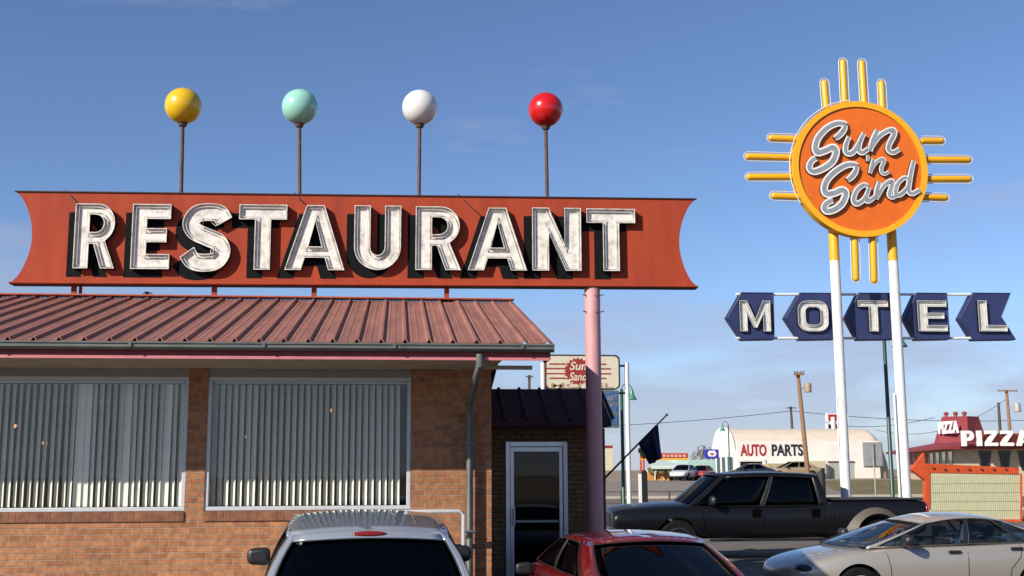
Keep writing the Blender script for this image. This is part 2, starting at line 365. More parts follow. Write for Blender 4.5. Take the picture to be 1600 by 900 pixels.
# ================================================================== THE SETTING
def ground_z(y):
    if y < 80: return 0.0
    if y < 93: t = (y-80)/13; return 1.0*(3*t*t-2*t*t*t)
    return 1.0
bm = BM()
ys = [-400, -60, 0, 20, 40, 60, 70]+[77, 80]+[81+i for i in range(13)]+[96, 110, 140, 200, 400, 900, 2500]
xs = [-1800, -500, -120, -40, 0, 33, 60, 80, 140, 300, 800, 2400]
g = [[bm.verts.new((x, y, ground_z(y)-0.012)) for x in xs] for y in ys]
for j in range(len(ys)-1):
    for i in range(len(xs)-1): bm.faces.new((g[j][i], g[j][i+1], g[j+1][i+1], g[j+1][i]))
GRASS = mat('dry_olive_grass', (0.20, 0.16, 0.07), rough=0.95, col2=(0.11, 0.10, 0.035), scale=0.7, bump=0.4, bscale=6)
for f in bm.faces:
    cy_ = f.calc_center_median()
    if 80 < cy_.y < 93: f.material_index = 1 if cy_.x > 33 else 2
DIRT = mat('dry_dirt_and_grass', (0.36, 0.27, 0.17), rough=0.95, col2=(0.20, 0.155, 0.09), scale=0.5, bump=0.4, bscale=4)
props(obj('ground', bm, [DIRT, GRASS, mat('gravel_lot', (0.24, 0.21, 0.175), rough=0.95, col2=(0.19, 0.165, 0.14), scale=1.0)], smooth=True), kind='structure')
ASPH = mat('parking_asphalt', (0.19, 0.165, 0.14), rough=0.95, col2=(0.135, 0.12, 0.105), scale=1.2, bump=0.3, bscale=60, spec=0.1)
bm = BM(); box(bm, -40, 36, -40, 46, -0.2, -0.004); props(obj('parking_lot', bm, ASPH), kind='structure')
ROADM = mat('road_asphalt', (0.20, 0.175, 0.15), rough=0.95, col2=(0.15, 0.135, 0.12), scale=0.4, bump=0.2, bscale=30, spec=0.1)
bm = BM(); box(bm, -300, 400, 52, 77, -0.2, 0.0); props(obj('road', bm, ROADM), kind='structure')
bm = BM(); box(bm, -300, 400, 61.4, 61.55, 0.0, 0.004); box(bm, -300, 400, 61.75, 61.9, 0.0, 0.004)
props(obj('road_markings', bm, mat('yellow_road_paint', (0.55, 0.35, 0.06), rough=0.8, var=0.3)), kind='structure')
bm = BM(); box(bm, -300, 400, 77, 77.3, -0.2, 0.14); box(bm, -300, 400, 77.3, 79.9, -0.2, 0.12); box(bm, -300, 400, 51.7, 52, -0.2, 0.12)
props(obj('kerb', bm, mat('pale_concrete', (0.52, 0.45, 0.36), rough=0.9, var=0.2, scale=1.5)), kind='structure')
bm = BM(); box(bm, -12, 1.1, 12.2, 13.44, -0.1, 0.14); props(obj('pavement', bm, mat('walk_concrete', (0.44, 0.39, 0.33), rough=0.9, var=0.2, scale=1.5)), kind='structure')

# ================================================================== RESTAURANT BUILDING
YW = 13.45            # front wall
def wx(px, py=690, Y=YW): return at(px, py, Y).x
def wz(py, px=500, Y=YW): return at(px, py, Y).z
Zsoff = at(430, 559.5, 12.2).z
Xl, Xr = -9.5, wx(768, 800)
b = thing('restaurant_building', 'orange brick restaurant with dusty red metal roof, white vertical blinds and low brown entrance wing', 'building', (-2, YW, 0))
sill = wz(797); head = wz(589)
w1a, w1b = wx(-330), wx(292); w2a, w2b = wx(322), wx(642)
bm = BM()
def wall_piece(x0, x1, z0, z1): box(bm, x0, x1, YW, YW+0.22, z0, z1)
wall_piece(Xl, w1a, 0, Zsoff); wall_piece(w1b, w2a, sill, Zsoff); wall_piece(w2b, Xr, sill, Zsoff)
wall_piece(w1a, w1b, 0, sill-0.115); wall_piece(w2a, w2b, 0, sill-0.115); wall_piece(w1b, w2a, 0, sill); wall_piece(w2b, Xr, 0, sill)
box(bm, Xr-0.22, Xr, YW+0.22, 19.6, 0, Zsoff); box(bm, Xl, Xl+0.22, YW+0.22, 19.6, 0, Zsoff); box(bm, Xl, Xr, 19.6, 19.82, 0, Zsoff)
bmesh.ops.remove_doubles(bm, verts=bm.verts, dist=1e-5)
# gable triangles
rz, ry, ez = at(430, 470, 16.3).z, 16.3, at(430, 535.5, 12.1).z
for x in (Xl, Xr-0.22):
    vs = [bm.verts.new(p) for p in ((x, YW, Zsoff), (x, 19.82, Zsoff), (x, ry, rz-0.12))]; vt = [bm.verts.new(v.co+Vector((0.22, 0, 0))) for v in vs]
    bm.faces.new(vs); bm.faces.new(vt[::-1])
    for i in range(3): bm.faces.new((vs[i], vs[(i+1) % 3], vt[(i+1) % 3], vt[i]))
wl = obj('wall', bm, BRICK, b)
bm = BM()
for a_, c_ in ((w1a, w1b), (w2a, w2b)): box(bm, a_, c_, YW-0.018, YW+0.20, sill-0.115, sill-0.003)
obj('window_sill', bm, ROWLOCK, b, bevel=0.006)
# header panels above the windows
bm = BM()
for a_, c_ in ((w1a, w1b), (w2a, w2b)):
    box(bm, a_, c_, YW+0.03, YW+0.10, head, Zsoff)
    for k in range(4):
        z = head+(Zsoff-head)*(k+0.3)/4; box(bm, a_, c_, YW+0.018, YW+0.0301, z, z+0.02)
obj('header_panel', bm, mat('grey_header_panel', (0.36, 0.35, 0.32), rough=0.6, var=0.2), b)
def slat_mesh(h):
    bm = BM(); w_ = 0.089; n = 4; a = []
    for j in range(2):
        a.append([bm.verts.new(((i/n-0.5)*w_, 0.006*(1-(2*i/n-1)**2), -h*j)) for i in range(n+1)])
    for i in range(n): bm.faces.new((a[0][i], a[0][i+1], a[1][i+1], a[1][i]))
    me = bpy.data.meshes.new('slat'); bm.to_mesh(me); bm.free(); me.materials.append(SLAT)
    for p in me.polygons: p.use_smooth = True
    return me
def window(a_, c_, closed, mull=None):
    fr_ = BM(); t = 0.045
    box(fr_, a_, c_, YW+0.015, YW+0.10, sill, sill+t); box(fr_, a_, c_, YW+0.015, YW+0.10, head-t, head)
    box(fr_, a_, a_+t, YW+0.016, YW+0.10, sill+t, head-t); box(fr_, c_-t, c_, YW+0.016, YW+0.10, sill+t, head-t)
    wn = obj('window', fr_, ALUP, b, bevel=0.006)
    pb = BM(); box(pb, a_+t, c_-t, YW+0.055, YW+0.061, sill+t, head-t); obj('pane', pb, WGLASS, wn)
    rb = BM(); box(rb, a_+0.05, c_-0.05, YW+0.115, YW+0.175, head-0.07, head-0.02); vb = obj('vertical_blind', rb, ALUP, b)
    me = slat_mesh(head-0.09-(sill+0.04)); x = a_+0.07; k = 0
    while x < c_-0.09:
        f = (x-a_)/(c_-a_); ang = (-46 if x < -1.6 else -52)+random.uniform(-4, 4)
        for (q0, q1) in closed:
            if q0 <= f <= q1: ang = -6+random.uniform(-5, 5)
        s = bpy.data.objects.new('slat', me); link(s); s.parent = vb
        s.location = Vector((x, YW+0.145, head-0.08))-ORG[b.name]; s.rotation_euler = (random.uniform(-.006, .006), random.uniform(-.004, .004), R(ang))
        x += 0.0745 + random.uniform(-.002, .002); k += 1
w1len = w1b-w1a
def f1(px): return (wx(px)-w1a)/w1len
window(w1a, w1b, [(f1(110), f1(133)), (f1(184), f1(202)), (f1(247), f1(264))])
window(w2a, w2b, [])
# interior
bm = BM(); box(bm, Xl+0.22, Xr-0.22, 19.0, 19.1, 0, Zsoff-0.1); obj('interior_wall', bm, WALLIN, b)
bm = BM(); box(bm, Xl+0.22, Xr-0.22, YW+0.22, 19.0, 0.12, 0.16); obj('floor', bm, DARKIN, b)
# soffit/ceiling, fascia, gutter, roof
Xe = at(865, 540, 12.1).x; Xel = -10.2; YG = 12.1
bm = BM(); box(bm, Xel+0.1, Xr+0.02, YG+0.12, 20.6, Zsoff, Zsoff+0.03); 
for k in range(8): box(bm, Xel+0.1, Xr+0.02, YG+0.2+k*0.14, YG+0.212+k*0.14, Zsoff-0.006, Zsoff+0.001)
obj('soffit', bm, SOFFIT, b)
bm = BM(); box(bm, Xel, Xe-0.02, YG+0.10, YG+0.125, Zsoff+0.0, ez-0.01); box(bm, Xe-0.045, Xe-0.02, YG+0.125, 12.6, Zsoff+0.0, ez-0.01)
obj('fascia', bm, FASCIA, b)
bm = BM(); box(bm, Xel, Xe-0.03, YG+0.085, YG+0.10, Zsoff-0.012, Zsoff+0.018); obj('drip_edge', bm, PINKTRIM, b)
gf = Frame((Xel, YG, 0), (0, 1, 0), (0, 0, 1), (1, 0, 0))
prof = [(0.10, ez-0.075), (0.03, ez-0.075), (0.0, ez-0.05), (0.0, ez-0.012), (-0.014, ez-0.012), (-0.014, ez+0.004), (0.008, ez+0.004), (0.008, ez-0.045), (0.035, ez-0.068), (0.10, ez-0.068)]
bm = BM(); prism(bm, gf, [prof], 0, Xe-Xel+0.01); gut = obj('gutter', bm, GUTTER, b)
for k in range(9):
    bm = BM(); x = Xe-0.35-k*1.35; box(bm, x, x+0.03, YG-0.018, YG-0.0145, ez-0.05, ez+0.008); obj('hanger_strap', bm, GUTTER, gut)
# roof sheets with standing ribs
slope = (rz-ez)/(ry-YG)
bm = BM()
def roofz(y): return ez+0.012+slope*(y-YG) if y <= ry else ez+0.012+slope*(2*ry-y-YG)
pitchx = 0.252; xs = []
x = Xe; rib = []
prof = [(0, 0), (0.016, 0.032), (0.044, 0.032), (0.06, 0)]
line = []
x = Xel
nrib = int((Xe-Xel)/pitchx)
x0r = Xe-0.09-nrib*pitchx
line.append((Xel, 0))
for k in range(nrib+1):
    xx = x0r+k*pitchx
    if xx < Xel+0.02: continue
    for (dx, dz) in prof: line.append((xx+dx, dz))
    if k < nrib:
        for q in (0.10, 0.165): line.append((xx+q-0.006, 0)); line.append((xx+q, 0.004)); line.append((xx+q+0.010, 0.004)); line.append((xx+q+0.016, 0))
line.append((Xe, 0))
YR2 = 2*ry-YG
rows = []
for y in (YG+0.02, YG+1.4, YG+2.8, ry-0.001): rows.append([bm.verts.new((lx, y+random.uniform(-.0, .0), roofz(y)+lz)) for lx, lz in line])
back = [[bm.verts.new((lx, y, roofz(y)+lz)) for lx, lz in line] for y in (ry+0.001, YR2)]
for rs in (rows, back):
    for a, c in zip(rs, rs[1:]):
        for i in range(len(line)-1): bm.faces.new((a[i], a[i+1], c[i+1], c[i]))
rf = obj('roof', bm, ROOF, b)
md = rf.modifiers.new('solid', 'SOLIDIFY'); md.thickness = 0.012; md.offset = -1
bm = BM(); box(bm, Xel, Xe, ry-0.11, ry+0.11, roofz(ry)+0.02, roofz(ry)+0.045); obj('ridge_cap', bm, mat('orange_red_ridge', (0.45, 0.10, 0.05), rough=0.5, var=0.25), rf, bevel=0.01)
# downpipe with elbows
dxp = wx(733, 700)
gy = YG+0.06
bm = BM()
pts = [(dxp+0.03, gy, ez-0.10), (dxp+0.03, gy, ez-0.22), (dxp+0.01, gy+0.12, ez-0.31), (dxp, YW-0.20, ez-0.55), (dxp, YW-0.10, ez-0.68), (dxp, YW-0.10, 0.25), (dxp, YW-0.22, 0.14)]
tube(bm, pts, [0.040]*7, 12)
dp = obj('downpipe', bm, GUTTER, b, smooth=True)
bm = BM()
for z in (2.2, 1.2): box(bm, dxp-0.07, dxp+0.07, YW-0.102, YW-0.098, z, z+0.03); box(bm, dxp-0.055, dxp+0.055, YW-0.155, YW-0.148, z, z+0.03)
obj('pipe_strap', bm, GUTTER, dp)
# beige box end under the soffit, right of the wall
bm = BM(); box(bm, Xr-0.1, Xr+0.42, YW-0.55, YW-0.49, Zsoff-0.045, Zsoff-0.002); obj('soffit_trim', bm, SOFFIT, b)
# --- entrance wing
YA = 17.3
ax0, ax1 = Xr, at(943, 800, YA).x
az_b = at(850, 664, YA-0.55).z; az_t = at(850, 608, YA+0.55).z
dx0, dx1 = at(790, 790, YA).x, at(887, 790, YA).x; dzt = at(838, 690, YA).z
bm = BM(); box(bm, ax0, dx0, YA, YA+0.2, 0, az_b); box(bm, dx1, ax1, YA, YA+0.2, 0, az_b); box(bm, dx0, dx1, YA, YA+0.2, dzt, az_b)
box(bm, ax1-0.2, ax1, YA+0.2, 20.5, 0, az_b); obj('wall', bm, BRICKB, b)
bm = BM(); fra = Frame((ax0, 0, 0), (0, 1, 0), (0, 0, 1), (1, 0, 0)); ad0, ad1 = YA-0.55, YA+0.55
prism(bm, fra, [[(ad0, az_b-0.02), (ad0, az_b+0.06), (ad1, az_t), (20.5, az_t), (20.5, az_b-0.02)]], 0, ax1-ax0+0.04)
AWN = mat('dark_purple_shingle', (0.10, 0.045, 0.05), rough=0.85, scale=3, col2=(0.055, 0.028, 0.035), spec=0.15)
aw = obj('entrance_roof', bm, AWN, b)
bm = BM()
for k in range(7):
    xx = ax0+0.12+k*0.32
    vs = []
    sl2 = (az_t-az_b-0.06)/(ad1-ad0)
    for (u, h) in ((0, 0), (0.02, 0.035), (0.045, 0.035), (0.065, 0)):
        vs.append((bm.verts.new((xx+u, ad0-0.005, az_b+0.06+h-0.004)), bm.verts.new((xx+u, ad1, az_t+h-0.004))))
    for p, q in zip(vs, vs[1:]): bm.faces.new((p[0], q[0], q[1], p[1]))
obj('roof_rib', bm, AWN, aw)
# door
fw = 0.065
dr = BM(); box(dr, dx0, dx0+fw, YA-0.03, YA+0.10, 0.14, dzt); box(dr, dx1-fw, dx1, YA-0.03, YA+0.10, 0.14, dzt); box(dr, dx0+fw, dx1-fw, YA-0.03, YA+0.10, dzt-0.075, dzt)
door = obj('door', dr, ALU, b, bevel=0.005)
lf = BM(); s0, s1 = dx0+fw+0.006, dx1-fw-0.006; st = 0.055
box(lf, s0, s0+st, YA-0.012, YA+0.03, 0.16, dzt-0.08); box(lf, s1-st, s1, YA-0.012, YA+0.03, 0.16, dzt-0.08)
box(lf, s0+st, s1-st, YA-0.012, YA+0.03, dzt-0.15, dzt-0.08); box(lf, s0+st, s1-st, YA-0.012, YA+0.03, 0.16, 0.36); box(lf, s0+st, s1-st, YA+0.035, YA+0.07, 1.13, 1.17)
obj('door_leaf', lf, ALU, door, bevel=0.004)
gb = BM(); box(gb, s0+st, s1-st, YA+0.006, YA+0.012, 0.36, dzt-0.15); obj('pane', gb, glass_mat('door_glass', (0.8, 0.8, 0.8), refl=0.55), door)
hb = BM(); box(hb, s0+0.01, s0+0.065, YA-0.035, YA-0.012, 1.08, 1.36); tube(hb, [(s0+0.04, YA-0.03, 1.34), (s0+0.04, YA-0.08, 1.32), (s0+0.04, YA-0.08, 1.12), (s0+0.04, YA-0.03, 1.10)], 0.011, 8)
obj('handle', hb, ALU, door, smooth=True)
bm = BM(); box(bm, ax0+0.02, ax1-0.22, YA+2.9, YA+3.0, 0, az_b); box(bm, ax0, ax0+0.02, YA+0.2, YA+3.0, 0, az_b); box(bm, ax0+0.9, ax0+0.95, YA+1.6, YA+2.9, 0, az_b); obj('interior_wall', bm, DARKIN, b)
# maroon corner board that runs down behind the pink pole
bm = BM(); x5 = at(935, 800, YA).x; box(bm, x5-0.03, ax1+0.03, YA-0.045, YA-0.002, 0, az_b-0.03); obj('corner_board', bm, mat('maroon_board', (0.12, 0.03, 0.045), rough=0.6, var=0.2), b)

# lamps hanging inside
BULB = emit_mat('warm_bulb', (1.0, 0.38, 0.09), 1.1)
for (px, py, lab) in ((22, 664, 'lit amber pendant lamp inside the left window, upper left'), (70, 691, 'lit amber pendant lamp inside the left window, lower right one'), (387, 681, 'lit amber pendant lamp inside the right window, left of centre'), (520, 640, 'lit amber pendant lamp inside the right window, the higher one')):
    p = at(px, py, 15.6); t = thing('pendant_lamp', lab, 'pendant lamp', (p.x, p.y, p.z), group='pendant lamps in the dining room')
    bm = BM(); tube(bm, [p+Vector((0, 0, 0.03)), Vector((p.x, p.y, Zsoff))], 0.006, 6); obj('cord', bm, BLKPL, t)
    bm = BM(); lathe(bm, [(0.02, 0.07), (0.07, 0.03), (0.085, 0.01)], p, 14); obj('lamp_shade', bm, RUST, t, smooth=True)
    bm = BM(); sphere(bm, p-Vector((0, 0, 0.01)), 0.032, 12, 8); obj('bulb', bm, BULB, t, smooth=True)

# small floodlight on the ridge
p = at(231, 464, ry); t = thing('floodlight', 'small black floodlight on a wire bracket on the roof ridge', 'floodlight', (p.x, p.y, roofz(ry)+0.05))
bm = BM(); tube(bm, [(p.x+0.07, ry, roofz(ry)+0.03), (p.x+0.05, ry, p.z+0.05), (p.x-0.01, ry-0.02, p.z+0.07)], 0.008, 6); obj('bracket', bm, BLKPL, t)
bm = BM(); lathe(bm, [(0.02, 0.05), (0.045, 0.02), (0.05, -0.05), (0.03, -0.052)], (p.x-0.02, ry-0.03, p.z+0.02), 12); obj('lamp_head', bm, BLKPL, t, smooth=True)

# white pipe rail by the wall
xa, xb = wx(600), wx(721); zt = wz(799, 700, YW-0.45)
t = thing('pipe_rail', 'pale grey bent pipe rail against the brick wall beside the downpipe', 'railing', (xb, YW-0.45, 0.14))
bm = BM(); tube(bm, [(xa, YW-0.45, 0.14), (xa, YW-0.45, zt-0.04), (xa+0.04, YW-0.45, zt), (xb-0.04, YW-0.45, zt), (xb, YW-0.45, zt-0.04), (xb, YW-0.45, 0.14)], 0.021, 10); obj('rail', bm, ALUP, t, smooth=True)
bm = BM(); tube(bm, [(xa, YW-0.45, zt-0.5), (xb, YW-0.45, zt-0.5)], 0.016, 8); obj('mid_rail', bm, ALUP, t, smooth=True)

# ================================================================== RESTAURANT SIGN
a_ = 0.036
YS = ry
P0 = at(550, 400, YS); U = Vector((math.cos(a_), -math.sin(a_), 0)); Nn = Vector((-math.sin(a_), -math.cos(a_), 0))
F = Frame((P0.x, P0.y, 0), U, (0, 0, 1), Nn)
def s(px, py, d=0.0): return F.px(px, py, d)
pole_uv = s(927, 452)
pb_ = F.p(pole_uv[0], 0, -0.12)
SG = thing('restaurant_sign', 'long red sign with white channel letters reading RESTAURANT and four coloured balls on rods', 'sign', (pb_.x, pb_.y, 0))
tl, tr, bl, br_ = s(24, 298), s(1088, 310), s(14, 443.5), s(1091, 449.5)
def side(pa, pb, dep, n=14, rev=False):
    o = []
    for i in range(1, n):
        t = i/n; x = pa[0]+(pb[0]-pa[0])*t; y = pa[1]+(pb[1]-pa[1])*t
        o.append((x+dep*math.sqrt(max(0, math.sin(math.pi*t)))**1.35, y))
    return o
loop = [tl]+side(tl, bl, 0.27)+[bl, br_]+side(br_, tr, -0.265)+[tr]
bm = BM(); prism(bm, F, [loop], -0.22, 0.0, 0, 1)
panel = obj('panel', bm, [SIGNRED, SIGNEDGE], SG)
bm = BM()
def lip(p, q, w_=0.028):
    a = F.p(p[0], p[1], 0.0); c = F.p(q[0], q[1], 0.0)
    tube(bm, [F.p(p[0], p[1]-w_*0.4, 0.004), F.p(q[0], q[1]-w_*0.4, 0.004)], w_*0.5, 6)
lip(tl, tr); obj('top_trim', bm, SIGNEDGE, panel)
bm = BM(); lip((bl[0], bl[1]+0.03), (br_[0], br_[1]+0.03)); obj('bottom_trim', bm, SIGNRED, panel)
LET = [('R', 113, 183, 318.5, 419), ('E', 203, 268, 319, 420), ('S', 283, 359.5, 320, 421.5), ('T', 371, 449, 320, 421), ('A', 444, 540, 321, 421.5),
       ('U', 552.5, 627, 321.5, 421.5), ('R', 649, 720.5, 323, 421.5), ('A', 731, 823, 325, 422), ('N', 832, 907.5, 325, 422.5), ('T', 917.5, 992, 326.5, 423)]
D1 = 0.105
for ch, x0, x1, y0, y1 in LET:
    gl, gw = GL(ch)
    a = s(x0, y1, D1); c = s(x1, y0, D1)
    L = xf(gl, a[0], a[1], (c[0]-a[0])/gw, c[1]-a[1])
    bm = BM(); channel(bm, F, L, 0.006, D1, 0.052, 0.010)
    lo = obj('letter', bm, [WHITECH, BLACKP], SG); lo['label'] = 'white channel letter ' + ch
    bm = BM()
    for k, q in enumerate(orient(L)):
        for dd in ((0.045,) if ch in 'S' else (0.045,)):
            ins = inset(q, dd); tube(bm, [F.p(x, y, 0.074) for x, y in ins], 0.0065, 6, closed=True)
    obj('neon_tube', bm, NEON, lo, smooth=True)
    SH = xf(gl, a[0]-0.115, a[1]-0.105, (c[0]-a[0])/gw*1.0, c[1]-a[1])
    bm = BM(); prism(bm, F, SH, 0.001, 0.0035 if ch != 'A' else 0.0045); obj('painted_shade', bm, BLACKP, SG)
# guy wires and hangers on the face
bm = BM()
for (ax, ay, bx_, by_) in ((100, 297, 118, 317), (459, 301, 473, 318), (716, 304, 746, 333)):
    bm = BM(); pa, pb2 = s(ax, ay, 0.02), s(bx_, by_, 0.1); tube(bm, [F.p(pa[0], pa[1]+0.02, -0.05), F.p(pb2[0], pb2[1], 0.1)], 0.007, 6)
    obj('stay_wire', bm, BLKPL, SG)
# balls and rods
BC = [('yellow ball on top of the red sign', 286.5, 165.5, 28.8, 283.5, (0.80, 0.50, 0.008)), ('pale turquoise ball', 468.5, 167, 28.2, 468.6, (0.32, 0.68, 0.55)), ('white ball', 656, 168, 27.8, 654.8, (0.80, 0.79, 0.77)), ('glossy red ball', 852.5, 171.5, 27, 855, (0.62, 0.008, 0.008))]
for k, (lab, bx_, by_, br2, rx, col) in enumerate(BC):
    c = s(bx_, by_, -0.1); e = s(bx_+br2, by_, -0.1); rad = e[0]-c[0]; q = s(rx, 301, -0.1)
    m_ = mat('ball_enamel_%s' % ('yellow', 'turquoise', 'white', 'red')[k], col, rough=0.24, coat=0.5, var=0.06, scale=4)
    bm = BM(); tube(bm, [F.p(q[0], q[1]-0.15, -0.1), F.p(c[0], c[1]-rad*0.9, -0.1)], 0.027, 10)
    rod = obj('rod', bm, RUST, SG, smooth=True)
    bm = BM(); sphere(bm, F.p(c[0], c[1], -0.1), rad, 40, 28)
    obj('ball', bm, m_, rod, smooth=True, label=lab, angle=80)
    bm = BM(); cc_ = F.p(c[0], c[1], -0.1); lathe(bm, [(0.03, -rad-0.05), (0.05, -rad-0.045), (0.075, -rad+0.012), (0.03, -rad+0.02)], cc_, 14); obj('collar', bm, RUST, rod, smooth=True)
# posts to the ridge
for px in (116, 335, 491, 698):
    q = s(px, 446, -0.12); base = F.p(q[0], 0, -0.12); rzz = roofz(base.y)+0.03
    bm = BM(); x, y = base.x, base.y; box(bm, x-0.035, x+0.035, y-0.02, y+0.02, rzz-0.02, q[1]+0.05); box(bm, x+0.06 if px == 116 else x-0.034, x+0.10 if px == 116 else x+0.034, y+0.02, y+0.05, rzz-0.02, q[1]+0.05)
    box(bm, x-0.09, x+0.09, y-0.06, y+0.06, rzz-0.02, rzz+0.015)
    obj('post', bm, SIGNRED, SG)
rp = s(927.5, 620, -0.12)
bm = BM(); rr_ = 0.113
topc = F.p(pole_uv[0], s(927, 449, -0.12)[1]+0.05, -0.12)
tube(bm, [(topc.x, topc.y, 0.02), (topc.x, topc.y, topc.z)], rr_, 28); pp = obj('pole', bm, PINK, SG, smooth=True)
bm = BM()
for z in (topc.z-0.18, topc.z-0.42):
    for sx in (-1, 1): tube(bm, [(topc.x+sx*0.09, topc.y-0.05, z), (topc.x+sx*0.15, topc.y-0.09, z+0.01)], 0.009, 6)
    tube(bm, [(topc.x+0.02, topc.y-0.1, z), (topc.x+0.06, topc.y-0.16, z-0.02)], 0.009, 6)
obj('step_bolt', bm, RUST, pp)
# ================================================================== MOTEL SIGN
YM = 28.0
F2 = Frame(at(1345, 263, YM), (1, 0, 0), (0, 0, 1), (0, -1, 0))
def m2(px, py, d=0.0): return F2.px(px, py, d)
pl, pr = m2(1303.5, 400), m2(1395, 400)
MS = thing('motel_sign', 'tall two-pole sign with orange sun disc, yellow rays and navy arrow panels reading MOTEL', 'sign', (F2.O.x, YM, 0))
c = m2(1345, 263, 0.30); rx_ = m2(1447, 263, 0.3)[0]-c[0]; rO = rx_*1.02
def circ(r, n=72): return [(c[0]+r*math.cos(2*math.pi*i/n), c[1]+r*math.sin(2*math.pi*i/n)) for i in range(n)]
bm = BM(); prism(bm, F2, [circ(rO)], 0.02, 0.24); drum = obj('drum', bm, YELP, MS, smooth=True)
bm = BM(); prism(bm, F2, [circ(rO*1.005), circ(rO*0.92)], 0.24, 0.30); obj('rim', bm, YELP, drum, smooth=True)
bm = BM(); prism(bm, F2, [circ(rO*0.918)], 0.241, 0.262); obj('sun_face', bm, ORGP, MS)
bm = BM()
tube(bm, [F2.p(x, y, 0.20) for x, y in [(c[0]+rO*1.035*math.cos(R(a)), c[1]+rO*1.035*math.sin(R(a))) for a in range(95, 215, 5)]], 0.014, 6)
obj('neon_tube', bm, NEON, drum, smooth=True)
def ray_bar(x0, y0, x1, y1, wpx=11):
    a, e = m2(x0, y0, 0.12), m2(x1, y1, 0.12); r = wpx/64/2; A, E = F2.p(a[0], a[1], 0.12), F2.p(e[0], e[1], 0.12); d = (E-A).normalized()
    bm = BM(); pts = [A, E-d*r]; rad = [r, r]
    for k in range(1, 5): th = k/4*math.pi/2*0.96; pts.append(E-d*r+d*r*math.sin(th)); rad.append(r*math.cos(th))
    tube(bm, pts, rad, 14); o = obj('sun_ray', bm, YELP, MS, smooth=True)
    nb = BM(); nrm = d.cross(F2.N).normalized(); q = r+0.035; path = [A+nrm*q, E-d*r+nrm*q]
    for k in range(1, 8):
        th = math.pi*k/8; path.append(E-d*r+nrm*q*math.cos(th)+d*q*math.sin(th))
    path += [E-d*r-nrm*q, A-nrm*q]
    path = [p_+F2.N*0.02 for p_ in path]
    tube(nb, path, 0.0125, 6); obj('neon_tube', nb, NEON, o, smooth=True)
for q in ((1291, 170, 1287.5, 125), (1320, 165, 1316.5, 93), (1350.5, 165, 1346, 94), (1379, 170, 1376.5, 126),
          (1250, 217.5, 1200, 215.5), (1242, 246.5, 1164, 244.5), (1242, 276.5, 1166, 276.5), (1256, 308, 1204, 306),
          (1440, 220, 1475, 220.5), (1445, 249.5, 1517, 250), (1448, 280, 1518, 280), (1440, 308, 1481, 309.5),
          (1335, 365, 1337.5, 440), (1363.5, 365, 1366, 443)): ray_bar(*q)
# poles
for (xt, yt, xb2, yb2) in ((1303, 350, 1322, 783), (1394, 350, 1414, 783)):
    a = m2(xt, 358, -0.12); zs = m2(xt, 408, -0.12)[1]; X = F2.p(a[0], 0, 0).x; y_ = F2.O.y+0.12
    X = at((1304.8 if xt < 1350 else 1396), 420, y_).x
    zt_ = F2.p(0, a[1], 0).z; zsp = F2.p(0, zs, 0).z
    bm = BM(); tube(bm, [(X, y_, 0), (X, y_, zsp)], 0.127, 20); po = obj('pole', bm, WHITEP, MS, smooth=True)
    bm = BM(); tube(bm, [(X, y_, zsp+0.001), (X, y_, zt_+0.5)], 0.125, 20); obj('yellow_pole_top', bm, YELP, po, smooth=True)
    bm = BM()
    if xt > 1350:
        tube(bm, [(X-0.19, y_-0.05, zsp-3.4), (X-0.19, y_-0.05, zsp-7.2)], 0.03, 8)
        box(bm, X-0.27, X+0.02, y_-0.24, y_-0.1, zsp-7.6, zsp-7.1); obj('conduit', bm, WHITEP, po)
    else:
        tube(bm, [(X-0.14, y_-0.05, zsp-3.5), (X-0.14, y_-0.05, zsp-5.0)], 0.018, 8); obj('conduit', bm, WHITEP, po)
# rails + arrow panels
dP = -0.42    # panels hang behind the poles
bm = BM()
for py in (460, 528.5):
    a, e = m2(1150, py, dP-0.08), m2(1540, py, dP-0.08); tube(bm, [F2.p(a[0], a[1], dP-0.08), F2.p(e[0], e[1], dP-0.08)], 0.035, 8)
for px in (1304, 1396):
    for py in (460, 528.5):
        a = m2(px, py, dP); A = F2.p(a[0], a[1], dP-0.08); tube(bm, [A, A+Vector((0, -0.3, 0))], 0.03, 8)
obj('rail', bm, WHITEP, MS, smooth=True)
PAN = [('M', [(1136, 496), (1158.5, 456.5), (1209, 457), (1210.5, 530.5), (1160, 531.5)], 1156.5, 1203), ('O', [(1227, 496.5), (1250, 457), (1300, 457.5), (1304, 530.5), (1250.5, 531.5)], 1247.5, 1293),
       ('T', [(1322, 496.5), (1342, 457), (1391, 457.5), (1397, 530.5), (1341.5, 531.5)], 1342, 1387), ('E', [(1413, 496.5), (1432, 457), (1480, 457.5), (1485, 530.5), (1433, 531.5)], 1435, 1478),
       ('L', [(1500, 497.5), (1520.5, 457), (1579.5, 457.5), (1565, 495), (1588, 530.8), (1522, 532)], 1530, 1571)]
